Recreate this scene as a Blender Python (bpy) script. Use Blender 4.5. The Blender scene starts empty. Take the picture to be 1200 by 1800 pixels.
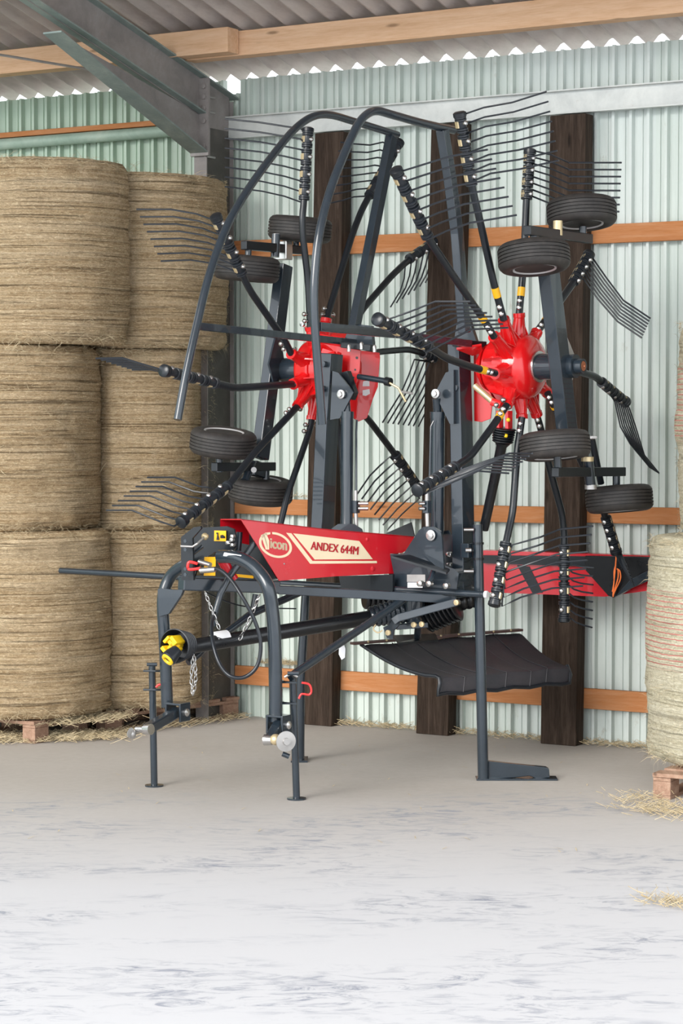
import bpy, math, random
from mathutils import Vector, Matrix, noise
random.seed(7)
scene = bpy.context.scene
V = Vector

# ------------------------------------------------------------------ camera
F_PX, CAM_H = 4000.0, 2.05
PITCH = math.atan(165 / F_PX)
cam_data = bpy.data.cameras.new('camera')
cam = bpy.data.objects.new('camera', cam_data)
scene.collection.objects.link(cam)
cam_data.sensor_fit = 'VERTICAL'
cam_data.sensor_height = 24.0
cam_data.lens = 24.0 * F_PX / 1800.0
cam_data.clip_end = 300
cam.location = (0, 0, CAM_H)
cam.rotation_euler = (math.pi / 2 - PITCH, 0, 0)
scene.camera = cam

# ------------------------------------------------------------------ light
scene.view_settings.view_transform = 'Standard'
scene.view_settings.look = 'None'
scene.view_settings.gamma = 1
scene.view_settings.use_curve_mapping = False
scene.view_settings.exposure = 0.95
world = bpy.data.worlds.new('overcast_sky')
scene.world = world
world.use_nodes = True
bg = world.node_tree.nodes['Background']
bg.inputs[0].default_value = (0.91, 0.955, 1.0, 1)
bg.inputs[1].default_value = 1.45
sun_data = bpy.data.lights.new('hazy_sun', 'SUN')
sun_data.energy = 1.7
sun_data.angle = math.radians(30)
sun_data.color = (1.0, 0.96, 0.9)
sun = bpy.data.objects.new('hazy_sun', sun_data)
scene.collection.objects.link(sun)
sun.rotation_euler = V((-0.75, -1.0, 0.55)).to_track_quat('Z', 'Y').to_euler()

# ------------------------------------------------------------------ measuring helpers
def ray(x, y):
    v = (900 - y) / F_PX
    return V(((x - 600) / F_PX, math.cos(PITCH) + v * math.sin(PITCH), -math.sin(PITCH) + v * math.cos(PITCH)))
def P(x, y, d):
    r = ray(x, y)
    return V((0, 0, CAM_H)) + r * (d / r.y)
def on_plane(x, y, c, n):
    r = ray(x, y)
    o = V((0, 0, CAM_H))
    return o + r * ((c - o).dot(n) / r.dot(n))
# building frame: s along the back wall, o out of it towards the open front, h up
TH = math.radians(30.7)
BO = V((1.4506, 14.377, 0))
BS = V((math.cos(TH), -math.sin(TH), 0))
BN = V((-math.sin(TH), -math.cos(TH), 0))
def B(s, o, h):
    return BO + BS * s + BN * o + V((0, 0, h))
BMAT = Matrix.Translation(BO) @ Matrix.Rotation(-TH, 4, 'Z')

# ------------------------------------------------------------------ materials
def new_mat(name):
    m = bpy.data.materials.new(name); m.use_nodes = True
    nt = m.node_tree
    return m, nt, nt.nodes['Principled BSDF']
def N(nt, t, **kw):
    n = nt.nodes.new(t)
    for k, v in kw.items(): setattr(n, k, v)
    return n
def coords(nt, scale, kind='Object'):
    tc = N(nt, 'ShaderNodeTexCoord'); mp = N(nt, 'ShaderNodeMapping')
    mp.inputs['Scale'].default_value = scale
    nt.links.new(tc.outputs[kind], mp.inputs[0]); return mp.outputs[0]
def noise_tex(nt, vec, scale, detail=5, rough=0.6, dist=0.0):
    n = N(nt, 'ShaderNodeTexNoise')
    n.inputs['Scale'].default_value = scale; n.inputs['Detail'].default_value = detail
    n.inputs['Roughness'].default_value = rough; n.inputs['Distortion'].default_value = dist
    nt.links.new(vec, n.inputs['Vector']); return n.outputs['Fac']
def ramp(nt, fac, stops):
    r = N(nt, 'ShaderNodeValToRGB')
    e = r.color_ramp.elements
    while len(e) < len(stops): e.new(0.5)
    for el, (p, c) in zip(e, stops):
        el.position = p; el.color = (*c, 1) if len(c) == 3 else c
    nt.links.new(fac, r.inputs[0]); return r.outputs[0]
def mixc(nt, fac, a, b, mode='MIX'):
    m = N(nt, 'ShaderNodeMix', data_type='RGBA', blend_type=mode)
    for i, v in ((0, fac), (6, a), (7, b)):
        if hasattr(v, 'links') or isinstance(v, bpy.types.NodeSocket): nt.links.new(v, m.inputs[i])
        elif i == 0: m.inputs[0].default_value = v
        else: m.inputs[i].default_value = (*v, 1)
    return m.outputs[2]
def bump(nt, bsdf, h, strength, dist=0.01):
    b = N(nt, 'ShaderNodeBump')
    b.inputs['Strength'].default_value = strength; b.inputs['Distance'].default_value = dist
    nt.links.new(h, b.inputs['Height']); nt.links.new(b.outputs[0], bsdf.inputs['Normal'])
def mathn(nt, op, a, b=0.0):
    m = N(nt, 'ShaderNodeMath', operation=op)
    for i, v in ((0, a), (1, b)):
        if isinstance(v, bpy.types.NodeSocket): nt.links.new(v, m.inputs[i])
        else: m.inputs[i].default_value = v
    return m.outputs[0]
def paint(name, col, rough=0.35, metallic=0.0, var=0.15, coat=0.0, scale=9, bstr=0.0, spec=0.5):
    m, nt, b = new_mat(name)
    b.inputs['Specular IOR Level'].default_value = spec
    f = noise_tex(nt, coords(nt, (1, 1, 1)), scale, 6, 0.65)
    lo = tuple(c * (1 - var) for c in col); hi = tuple(min(1, c * (1 + var)) for c in col)
    nt.links.new(ramp(nt, f, [(0.3, lo), (0.7, hi)]), b.inputs['Base Color'])
    r = N(nt, 'ShaderNodeMapRange')
    r.inputs['To Min'].default_value = rough * 0.8; r.inputs['To Max'].default_value = min(1, rough * 1.25)
    nt.links.new(f, r.inputs[0]); nt.links.new(r.outputs[0], b.inputs['Roughness'])
    b.inputs['Metallic'].default_value = metallic
    b.inputs['Coat Weight'].default_value = coat
    if bstr: bump(nt, b, noise_tex(nt, coords(nt, (1, 1, 1)), scale * 8, 4), bstr, 0.002)
    return m

M = {}
M['slate'] = paint('slate_paint', (0.018, 0.027, 0.037), 0.24, 0, 0.12, 0.45, spec=0.45)
M['black'] = paint('black_paint', (0.009, 0.012, 0.016), 0.30, 0, 0.15, 0.1, spec=0.4)
M['wire'] = paint('tine_steel', (0.016, 0.020, 0.026), 0.35)
M['plastic'] = paint('black_plastic', (0.007, 0.008, 0.010), 0.28)
M['red'] = paint('red_paint', (0.66, 0.008, 0.010), 0.24, 0, 0.05, 0.5)
M['hood_red'] = paint('hood_red', (0.55, 0.008, 0.018), 0.25, 0, 0.05, 0.4, 3)
M['chrome'] = paint('zinc', (0.55, 0.54, 0.53), 0.25, 0.95)
M['zinc'] = paint('dull_zinc', (0.42, 0.41, 0.40), 0.4, 0.7)
M['brass'] = paint('yellow_zinc', (0.62, 0.50, 0.30), 0.4, 0.6)
M['yellow'] = paint('yellow_plastic', (0.85, 0.55, 0.01), 0.4, 0, 0.06)
M['sticker'] = paint('yellow_sticker', (0.88, 0.45, 0.01), 0.4, 0, 0.04)
M['white'] = paint('white_label', (0.8, 0.8, 0.82), 0.45, 0, 0.05)
M['cream'] = paint('cream_decal', (0.80, 0.66, 0.45), 0.4, 0, 0.03)
M['orange'] = paint('orange_cord', (0.95, 0.20, 0.04), 0.6, 0, 0.1)
M['redplastic'] = paint('red_plastic', (0.85, 0.03, 0.03), 0.4, 0, 0.05)
M['hose'] = paint('rubber_hose', (0.012, 0.015, 0.020), 0.3)
M['rim'] = paint('rim_grey', (0.55, 0.55, 0.56), 0.4, 0.3)

def rubber():
    m, nt, b = new_mat('tyre_rubber')
    f = noise_tex(nt, coords(nt, (1, 1, 1)), 22, 6, 0.7)
    nt.links.new(ramp(nt, f, [(0.25, (0.014, 0.0135, 0.0135)), (0.6, (0.034, 0.030, 0.028)), (0.85, (0.085, 0.07, 0.06))]), b.inputs['Base Color'])
    b.inputs['Roughness'].default_value = 0.62
    return m
M['rubber'] = rubber()
def canvas():
    m, nt, b = new_mat('curtain_canvas')
    f = noise_tex(nt, coords(nt, (1, 1, 1)), 6, 6, 0.7)
    nt.links.new(ramp(nt, f, [(0.3, (0.024, 0.026, 0.032)), (0.75, (0.05, 0.045, 0.052))]), b.inputs['Base Color'])
    b.inputs['Roughness'].default_value = 0.55
    bump(nt, b, noise_tex(nt, coords(nt, (1, 1, 1)), 60, 3), 0.25, 0.004)
    return m
M['canvas'] = canvas()

def wood(name, c1, c2, c3, axis='x', rough=0.7, knots=True, sc=1.0):
    m, nt, b = new_mat(name)
    s = {'x': (1.2, 18, 18), 'y': (18, 1.2, 18), 'z': (18, 18, 1.2)}[axis]
    s = tuple(q * sc for q in s)
    v = coords(nt, s)
    g = noise_tex(nt, v, 1.6, 8, 0.65, 0.6)
    col = ramp(nt, g, [(0.28, c1), (0.5, c2), (0.72, c3)])
    f2 = noise_tex(nt, v, 9, 4, 0.7)
    col = mixc(nt, 0.35, col, ramp(nt, f2, [(0.3, c1), (0.7, c3)]), 'MIX')
    if knots:
        vo = N(nt, 'ShaderNodeTexVoronoi'); vo.inputs['Scale'].default_value = 1.0
        s2 = {'x': (2.2, 9, 9), 'y': (9, 2.2, 9), 'z': (9, 9, 2.2)}[axis]
        nt.links.new(coords(nt, s2), vo.inputs['Vector'])
        k = ramp(nt, vo.outputs['Distance'], [(0.05, (1, 1, 1)), (0.13, (0, 0, 0))])
        col = mixc(nt, mathn(nt, 'MULTIPLY', k, 0.7), col, tuple(q * 0.35 for q in c1))
    nt.links.new(col, b.inputs['Base Color'])
    b.inputs['Roughness'].default_value = rough
    b.inputs['Specular IOR Level'].default_value = 0.15
    bump(nt, b, g, 0.5, 0.006)
    return m
M['purlin'] = wood('spruce_timber', (0.52, 0.30, 0.16), (0.66, 0.42, 0.26), (0.74, 0.52, 0.35))
M['rail'] = wood('orange_timber', (0.36, 0.13, 0.04), (0.47, 0.19, 0.07), (0.52, 0.27, 0.14))
M['post'] = wood('dark_timber', (0.012, 0.0075, 0.005), (0.030, 0.019, 0.013), (0.085, 0.060, 0.045), 'z', 0.75)
M['pallet'] = wood('pallet_timber', (0.20, 0.12, 0.08), (0.34, 0.20, 0.14), (0.48, 0.34, 0.25), 'y', 0.8)

def steel(name, c1, c2, c3, rough=0.5, met=0.35, rust=0.0):
    m, nt, b = new_mat(name)
    v = coords(nt, (1, 1, 1))
    f = noise_tex(nt, v, 3.5, 9, 0.72, 0.3)
    col = ramp(nt, f, [(0.3, c1), (0.52, c2), (0.75, c3)])
    if rust:
        r = ramp(nt, noise_tex(nt, v, 14, 8, 0.8), [(0.60, (0, 0, 0)), (0.72, (1, 1, 1))])
        col = mixc(nt, mathn(nt, 'MULTIPLY', r, rust), col, (0.25, 0.12, 0.07))
    nt.links.new(col, b.inputs['Base Color'])
    b.inputs['Metallic'].default_value = met; b.inputs['Roughness'].default_value = rough
    return m
M['frame'] = steel('grey_frame_steel', (0.17, 0.155, 0.15), (0.24, 0.22, 0.21), (0.32, 0.30, 0.29), 0.55, 0.1, 0.35)
M['shade_web'] = steel('shaded_web_steel', (0.05, 0.048, 0.042), (0.075, 0.07, 0.062), (0.12, 0.11, 0.10), 0.6, 0.0, 0.4)  # frame steel darkened: the shade on the column web is put into its colour
M['flange'] = steel('green_grey_flange', (0.15, 0.20, 0.19), (0.22, 0.27, 0.25), (0.36, 0.40, 0.36), 0.5, 0.1, 0.3)
M['girt'] = steel('galvanised_girt', (0.42, 0.44, 0.43), (0.55, 0.57, 0.55), (0.66, 0.67, 0.64), 0.45, 0.15, 0.3)
M['pipe'] = steel('green_pipe', (0.22, 0.32, 0.26), (0.34, 0.44, 0.37), (0.46, 0.54, 0.46), 0.5, 0.1, 0.1)

def sheet_wall():
    m, nt, b = new_mat('green_sheet_metal')
    tc = N(nt, 'ShaderNodeTexCoord'); sp = N(nt, 'ShaderNodeSeparateXYZ')
    nt.links.new(tc.outputs['Object'], sp.inputs[0])
    # each sheet is 0.93 m wide and has its own tint
    idx = mathn(nt, 'FLOOR', mathn(nt, 'MULTIPLY', mathn(nt, 'ADD', sp.outputs[0], 0.37), 1 / 0.93))
    wn = N(nt, 'ShaderNodeTexWhiteNoise', noise_dimensions='1D'); nt.links.new(idx, wn.inputs['W'])
    tint = ramp(nt, wn.outputs['Value'], [(0.0, (0.56, 0.635, 0.58)), (0.5, (0.62, 0.68, 0.64)), (1.0, (0.60, 0.665, 0.665))])
    left = ramp(nt, mathn(nt, 'ADD', sp.outputs[0], 3.2), [(0.0, (1, 1, 1)), (0.9, (0, 0, 0))])
    tint = mixc(nt, left, tint, (0.43, 0.57, 0.44))
    dirt = noise_tex(nt, coords(nt, (5, 5, 0.6)), 3, 8, 0.7)
    col = mixc(nt, 0.22, tint, ramp(nt, dirt, [(0.3, (0.34, 0.38, 0.36)), (0.7, (0.78, 0.82, 0.80))]))
    sp2 = noise_tex(nt, coords(nt, (1, 1, 0.5)), 7, 8, 0.8)
    spots = ramp(nt, sp2, [(0.60, (0, 0, 0)), (0.72, (1, 1, 1))])
    col = mixc(nt, mathn(nt, 'MULTIPLY', spots, 0.5), col, (0.28, 0.24, 0.16))
    nt.links.new(col, b.inputs['Base Color'])
    b.inputs['Roughness'].default_value = 0.42
    return m
M['sheet'] = sheet_wall()
def cement():
    m, nt, b = new_mat('fibre_cement')
    v = coords(nt, (3.0, 0.7, 3.0))
    f = noise_tex(nt, v, 2.0, 9, 0.75)
    nt.links.new(ramp(nt, f, [(0.25, (0.30, 0.255, 0.235)), (0.5, (0.44, 0.39, 0.36)), (0.8, (0.56, 0.51, 0.47))]), b.inputs['Base Color'])
    b.inputs['Roughness'].default_value = 0.85
    return m
M['cement'] = cement()
def floor_mat():
    m, nt, b = new_mat('dusty_concrete')
    v = coords(nt, (1, 1, 1))
    big = noise_tex(nt, v, 0.45, 6, 0.6)
    col = ramp(nt, big, [(0.3, (0.36, 0.325, 0.29)), (0.55, (0.43, 0.395, 0.36)), (0.75, (0.49, 0.46, 0.43))])
    fine = noise_tex(nt, v, 18, 8, 0.75)
    col = mixc(nt, 0.18, col, ramp(nt, fine, [(0.3, (0.40, 0.38, 0.36)), (0.7, (0.68, 0.66, 0.63))]))
    # scuffed tyre streaks, in arcs, only where vehicles turn
    tc = N(nt, 'ShaderNodeTexCoord'); mp = N(nt, 'ShaderNodeMapping')
    mp.inputs['Rotation'].default_value = (0, 0, math.radians(14)); mp.inputs['Scale'].default_value = (2.6, 6.5, 1)
    nt.links.new(tc.outputs['Object'], mp.inputs[0])
    st = noise_tex(nt, mp.outputs[0], 1.5, 8, 0.72, 1.6)
    stm = ramp(nt, st, [(0.49, (0, 0, 0)), (0.64, (1, 1, 1))])
    mp2 = N(nt, 'ShaderNodeMapping'); mp2.inputs['Rotation'].default_value = (0, 0, math.radians(-12)); mp2.inputs['Scale'].default_value = (0.55, 1.0, 1)
    nt.links.new(tc.outputs['Object'], mp2.inputs[0])
    patch = ramp(nt, noise_tex(nt, mp2.outputs[0], 1.1, 5, 0.6), [(0.44, (0, 0, 0)), (0.60, (1, 1, 1))])
    spx = N(nt, 'ShaderNodeSeparateXYZ'); nt.links.new(tc.outputs['Object'], spx.inputs[0])
    near = N(nt, 'ShaderNodeMapRange'); near.inputs['From Min'].default_value = 12.6; near.inputs['From Max'].default_value = 9.8
    nt.links.new(spx.outputs[1], near.inputs[0])
    fac = mathn(nt, 'MULTIPLY', mathn(nt, 'MULTIPLY', stm, patch), mathn(nt, 'MINIMUM', mathn(nt, 'MULTIPLY', near.outputs[0], 4.0), 1.0))
    col = mixc(nt, fac, col, (0.27, 0.29, 0.34))
    # paler, bluer towards the viewer: daylight from the open front painted into the colour
    daylit = mathn(nt, 'MULTIPLY', near.outputs[0], 0.9)
    col = mixc(nt, daylit, col, mixc(nt, fac, (0.555, 0.555, 0.575), (0.235, 0.25, 0.30)))
    nt.links.new(col, b.inputs['Base Color'])
    b.inputs['Roughness'].default_value = 0.75
    bump(nt, b, fine, 0.15, 0.004)
    return m
M['floor'] = floor_mat()

def hay(name, pale, mid, dark, net=None):
    m, nt, b = new_mat(name)
    tc = N(nt, 'ShaderNodeTexCoord')
    def uvn(sx, sy, scale, detail=6, rough=0.65, dist=0.0):
        mp = N(nt, 'ShaderNodeMapping'); mp.inputs['Scale'].default_value = (sx, sy, 1)
        nt.links.new(tc.outputs['UV'], mp.inputs[0])
        oi = N(nt, 'ShaderNodeObjectInfo'); ad = N(nt, 'ShaderNodeVectorMath', operation='ADD')
        cb = N(nt, 'ShaderNodeCombineXYZ'); nt.links.new(mathn(nt, 'MULTIPLY', oi.outputs['Random'], 40.0), cb.inputs[0])
        nt.links.new(mp.outputs[0], ad.inputs[0]); nt.links.new(cb.outputs[0], ad.inputs[1])
        return noise_tex(nt, ad.outputs[0], scale, detail, rough, dist)
    bands = uvn(0.35, 5.0, 1.5, 9, 0.68, 0.5)
    col = ramp(nt, bands, [(0.30, dark), (0.48, mid), (0.62, pale)])
    wrap = uvn(0.8, 42.0, 1.5, 5, 0.7, 0.2)
    col = mixc(nt, 0.5, col, ramp(nt, wrap, [(0.40, dark), (0.5, mid), (0.58, pale)]))
    strands = uvn(26, 60, 1.3, 6, 0.85, 1.2)
    col = mixc(nt, 0.42, col, ramp(nt, strands, [(0.40, tuple(q * 0.5 for q in dark)), (0.52, mid), (0.62, tuple(min(1, q * 1.3) for q in pale))]))
    gaps = ramp(nt, uvn(0.6, 34.0, 1.6, 6, 0.78, 0.6), [(0.36, (1, 1, 1)), (0.44, (0, 0, 0))])
    col = mixc(nt, mathn(nt, 'MULTIPLY', gaps, 0.25 if net else 0.7), col, tuple(q * 0.4 for q in dark))
    torn = ramp(nt, uvn(3.0, 3.0, 1.0, 6, 0.7, 1.0), [(0.58, (0, 0, 0)), (0.66, (1, 1, 1))])
    col = mixc(nt, mathn(nt, 'MULTIPLY', torn, 0.5), col, ramp(nt, uvn(22, 22, 1.2, 6, 0.8, 2.0), [(0.38, dark), (0.6, pale)]))
    if net:
        wv = N(nt, 'ShaderNodeTexWave', wave_type='BANDS', bands_direction='Y'); wv.inputs['Scale'].default_value = 11
        wv.inputs['Distortion'].default_value = 1.2; wv.inputs['Detail Scale'].default_value = 2
        mp = N(nt, 'ShaderNodeMapping'); nt.links.new(tc.outputs['UV'], mp.inputs[0]); nt.links.new(mp.outputs[0], wv.inputs[0])
        line = ramp(nt, wv.outputs['Fac'], [(0.80, (0, 0, 0)), (0.93, (1, 1, 1))])
        sx = N(nt, 'ShaderNodeSeparateXYZ'); nt.links.new(tc.outputs['UV'], sx.inputs[0])
        rng = ramp(nt, mathn(nt, 'MULTIPLY', sx.outputs[1], 1.0 / 1.3), [(0.40, (0, 0, 0)), (0.43, (1, 1, 1)), (0.72, (1, 1, 1)), (0.75, (0, 0, 0))])
        col = mixc(nt, mathn(nt, 'MULTIPLY', mathn(nt, 'MULTIPLY', line, rng), 0.85), col, net)
    nt.links.new(col, b.inputs['Base Color'])
    b.inputs['Roughness'].default_value = 0.9
    b.inputs['Specular IOR Level'].default_value = 0.15
    h = mathn(nt, 'ADD', mathn(nt, 'MULTIPLY', wrap, 0.8), mathn(nt, 'ADD', strands, mathn(nt, 'MULTIPLY', gaps, -0.8)))
    bump(nt, b, h, 0.9, 0.02)
    return m
M['hay'] = hay('hay', (0.84, 0.68, 0.47), (0.58, 0.42, 0.245), (0.29, 0.185, 0.09))
M['hay_net'] = hay('netted_hay', (0.88, 0.83, 0.66), (0.72, 0.66, 0.47), (0.48, 0.42, 0.27), (0.75, 0.25, 0.22))
M['straw'] = paint('straw', (0.50, 0.41, 0.26), 0.8, 0, 0.35, 0, 30)

# ------------------------------------------------------------------ mesh builder
class MB:
    def __init__(s): s.v, s.f, s.uv = [], [], {}
    def add(s, vs, fs):
        n = len(s.v); s.v += [V(p) for p in vs]; s.f += [tuple(i + n for i in f) for f in fs]; return s
    def tube(s, pts, r, n=10, caps=True, closed=False):
        pts = [V(p) for p in pts]; k = len(pts)
        rs = r if isinstance(r, (list, tuple)) else [r] * k
        vs, fs, prev = [], [], None
        for i, p in enumerate(pts):
            if closed: t = pts[(i + 1) % k] - pts[i - 1]
            else: t = pts[min(i + 1, k - 1)] - pts[max(i - 1, 0)]
            t.normalize()
            if prev is None:
                a = V((0, 0, 1)) if abs(t.z) < 0.9 else V((1, 0, 0))
                u = t.cross(a).normalized()
            else:
                u = (prev - t * prev.dot(t)).normalized()
            prev = u; w = t.cross(u)
            for j in range(n):
                a = 2 * math.pi * j / n
                vs.append(p + (u * math.cos(a) + w * math.sin(a)) * rs[i])
        for i in range(k if closed else k - 1):
            for j in range(n):
                a, b2 = i * n + j, i * n + (j + 1) % n
                c, d = ((i + 1) % k) * n + (j + 1) % n, ((i + 1) % k) * n + j
                fs.append((a, b2, c, d))
        if caps and not closed:
            fs.append(tuple(range(n))[::-1]); fs.append(tuple((k - 1) * n + j for j in range(n)))
        return s.add(vs, fs)
    def lathe(s, c, axis, prof, n=32):
        """prof: (offset along axis, radius); radius 0 closes"""
        axis = V(axis).normalized()
        a = V((0, 0, 1)) if abs(axis.z) < 0.9 else V((1, 0, 0))
        u = axis.cross(a).normalized(); w = axis.cross(u)
        vs, fs = [], []
        for (t, r) in prof:
            for j in range(n):
                an = 2 * math.pi * j / n
                vs.append(V(c) + axis * t + (u * math.cos(an) + w * math.sin(an)) * max(r, 1e-5))
        for i in range(len(prof) - 1):
            for j in range(n):
                fs.append((i * n + j, i * n + (j + 1) % n, (i + 1) * n + (j + 1) % n, (i + 1) * n + j))
        fs.append(tuple(range(n))[::-1]); fs.append(tuple((len(prof) - 1) * n + j for j in range(n)))
        return s.add(vs, fs)
    def prism(s, poly, vec):
        vec = V(vec); k = len(poly); p = [V(q) for q in poly]
        vs = p + [q + vec for q in p]
        fs = [tuple(range(k)), tuple(range(2 * k - 1, k - 1, -1))]
        fs += [(i, i + k, (i + 1) % k + k, (i + 1) % k) for i in range(k)]
        return s.add(vs, fs)
    def box(s, lo, hi):
        x0, y0, z0 = lo; x1, y1, z1 = hi
        return s.prism([(x0, y0, z0), (x1, y0, z0), (x1, y1, z0), (x0, y1, z0)], (0, 0, z1 - z0))
    def bar(s, p0, p1, side, w, d):
        """rectangular bar from p0 to p1; side = direction of width w, depth d perpendicular"""
        p0, p1 = V(p0), V(p1); t = (p1 - p0).normalized()
        side = V(side); side = (side - t * side.dot(t)).normalized(); dep = t.cross(side)
        q = [p0 + side * a * w / 2 + dep * b2 * d / 2 for a, b2 in ((-1, -1), (1, -1), (1, 1), (-1, 1))]
        return s.prism(q, p1 - p0)
    def ball(s, c, r, n=10):
        prof = [(-r * math.cos(math.pi * i / 6), r * math.sin(math.pi * i / 6)) for i in range(7)]
        return s.lathe(c, (0, 0, 1), prof, n)
    def build(s, name, m, parent=None, origin=None, matrix=None, bevel=0.0, smooth=True, keep=False):
        if parent is not None: origin = ROOT[parent.name]
        o3 = V(origin) if origin is not None else V((0, 0, 0))
        me = bpy.data.meshes.new(name)
        me.from_pydata([tuple(v - o3) for v in s.v], [], s.f)
        import bmesh
        bm = bmesh.new(); bm.from_mesh(me)
        bmesh.ops.recalc_face_normals(bm, faces=bm.faces); bm.to_mesh(me); bm.free()
        me.materials.append(m)
        if smooth:
            me.polygons.foreach_set('use_smooth', [True] * len(me.polygons))
            me.set_sharp_from_angle(angle=math.radians(38))
        o = bpy.data.objects.new(name, me); scene.collection.objects.link(o)
        if parent is not None:
            o.parent = parent; ROOT[o.name] = o3
        else:
            if matrix is not None: o.matrix_world = matrix
            elif origin is not None: o.location = o3
            ROOT[o.name] = o3
        if bevel:
            md = o.modifiers.new('bevel', 'BEVEL'); md.width = bevel; md.segments = 2; md.limit_method = 'ANGLE'
        return o
ROOT = {}
def thing(name, label, cat, loc, group=None):
    o = bpy.data.objects.new(name, None); scene.collection.objects.link(o)
    o.location = loc; o.empty_display_size = 0.2
    ROOT[o.name] = V(loc); tag(o, label, cat, group); return o
def tag(o, label, cat, group=None):
    o['label'] = label; o['category'] = cat
    if group: o['group'] = group
    return o
def struct(o): o['kind'] = 'structure'; return o

# ------------------------------------------------------------------ setting
struct(MB().box((-14, -6, -0.15), (16, 24, 0)).build('floor', M['floor'], smooth=False))
# back wall: trapezoidal sheet, local x along the wall, local -y towards the inside
def wall_sheet(s0, s1, h0, h1, period=0.117, depth=0.040):
    mb = MB(); pts = []; s = s0
    while s < s1:
        for (t, d) in ((0.0, 0), (0.30, 0), (0.33, 0.22), (0.37, 0.22), (0.40, 0), (0.68, 0), (0.71, 1.0), (0.86, 1.0), (0.89, 0)):
            pts.append((s + t * period, -d * depth))
        # small stiffening bead in the flat
        s += period
    n = len(pts)
    mb.add([(x, y, h0) for x, y in pts] + [(x, y, h1) for x, y in pts] +
           [(x, y + 0.004, h0) for x, y in pts] + [(x, y + 0.004, h1) for x, y in pts],
           [(i, i + 1, n + i + 1, n + i) for i in range(n - 1)] + [(2 * n + i, 3 * n + i, 3 * n + i + 1, 2 * n + i + 1) for i in range(n - 1)])
    return mb
wb = wall_sheet(-7.5, -2.70, -0.02, 4.36)
w2 = wall_sheet(-2.49, 8.5, -0.02, 4.36); wb.add(w2.v, w2.f)
w3 = wall_sheet(-2.72, -2.48, -0.02, 4.27); wb.add([v + V((0, 0.03, 0)) for v in w3.v], w3.f)
struct(wb.build('wall_back', M['sheet'], matrix=BMAT, smooth=False))
wl = MB(); wl.box((-7.6, -9.0, 0), (-7.5, 0.3, 4.3))
struct(wl.build('wall_left', M['sheet'], matrix=BMAT, smooth=False))
# corrugated roof, rising towards the open front
SL = 0.26
def roof(o0, o1, s0, s1, hmid, period=0.168, amp=0.033):
    mb = MB(); seg = 8; n = int((s1 - s0) / period * seg)
    vs, fs = [], []
    for r_, o in enumerate((o0, o1)):
        for k2 in (0, 1):
            for i in range(n + 1):
                x = s0 + i * period / seg
                vs.append((x, -o, hmid + SL * o + amp * math.cos(2 * math.pi * i / seg) + 0.007 * k2))
    m_ = n + 1
    for i in range(n):
        fs.append((i, i + 1, 2 * m_ + i + 1, 2 * m_ + i)); fs.append((m_ + i, 3 * m_ + i, 3 * m_ + i + 1, m_ + i + 1))
    fs += [(i, m_ + i, m_ + i + 1, i + 1) for i in range(n)]
    return mb.add(vs, fs)
rb = roof(-0.16, 1.75, -7.7, 8.5, 4.445); r2 = roof(1.6, 9.0, -7.7, 8.5, 4.460); rb.add(r2.v, r2.f)
struct(rb.build('ceiling', M['cement'], matrix=BMAT))
def Lv(s, o, h): return (s, -o, h)

def plank(name, m, s0, s1, o0, o1, h0, h1, label, cat, group=None, bev=0.004, tilt=0.0):
    mb = MB().box((s0, -o1, h0), (s1, -o0, h1))
    if tilt: mb.v = [v + V((tilt * (v.z - h0), 0, 0)) for v in mb.v]
    o = mb.build(name, m, matrix=BMAT, bevel=bev, smooth=False); return tag(o, label, cat, group)
plank('roof_purlin', M['purlin'], -7.4, -2.07, 0.66, 0.79, 4.407, 4.567, 'pale timber roof purlin ending in a square cut just right of the steel rafter', 'beam')
plank('roof_purlin', M['purlin'], -2.50, 8.3, 0.535, 0.655, 4.400, 4.560, 'long pale timber roof purlin running out of the picture at the upper right', 'beam')
plank('roof_purlin', M['purlin'], -7.4, 8.3, 1.78, 1.88, 4.675, 4.835, 'timber roof purlin of which only a tip shows in the top left corner', 'beam')
plank('timber_batten', M['rail'], -7.4, -2.62, 0.036, 0.075, 4.082, 4.12, 'thin orange timber batten on the green wall above the round pipe', 'batten')
pb = MB().tube([(-7.4, -0.08, 4.035), (-2.64, -0.08, 4.035)], 0.04, 14)
tag(pb.build('wall_pipe', M['pipe'], matrix=BMAT), 'round weathered green pipe along the wall above the left hay bales', 'pipe')
# rails between the posts
for (h0, h1, nm) in ((3.145, 3.262, 'upper'), (1.395, 1.50, 'middle'), (0.235, 0.362, 'lower')):
    segs = [(-2.5, -1.86, 'between the hay bales and the first dark post'), (-1.86, -0.83, 'between the first and second dark post'), (-0.83, 0.06, 'between the second and third dark post'), (0.06, 3.2, 'right of the third dark post')]
    for i, (a, b2, where) in enumerate(segs):
        dz = random.uniform(-0.012, 0.012)
        plank('timber_rail', M['rail'], a + 0.003, b2 - 0.003, 0.036, 0.074, h0 + dz, h1 + dz, 'orange timber rail at %s height %s' % (nm, where), 'rail', 'timber rails on the sheet wall')
for (st, sb, w, la) in ((-1.67, -1.765, 0.222, 'dark brown timber post behind the left rotor'), (-0.79, -0.895, 0.235, 'dark brown timber post between the two rotors'), (0.055, 0.005, 0.245, 'dark brown timber post behind the right rotor and its wheels')):
    plank('timber_post', M['post'], sb - w / 2, sb + w / 2, 0.076, 0.19, 0, 3.93, la, 'post', 'dark posts against the back wall', 0.006, (st - sb) / 3.9)
# galvanised channel girt
g = MB()
g.box((-2.59, -0.092, 3.945), (8.3, -0.082, 4.095))
g.box((-2.59, -0.132, 4.087), (8.3, -0.092, 4.095)); g.box((-2.59, -0.132, 3.945), (8.3, -0.092, 3.953)); g.box((-2.59, -0.132, 3.953), (-2.575, -0.092, 4.087))
tag(g.build('steel_girt', M['girt'], matrix=BMAT, smooth=False), 'light grey steel channel running along the wall to the right of the steel column', 'beam')
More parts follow.
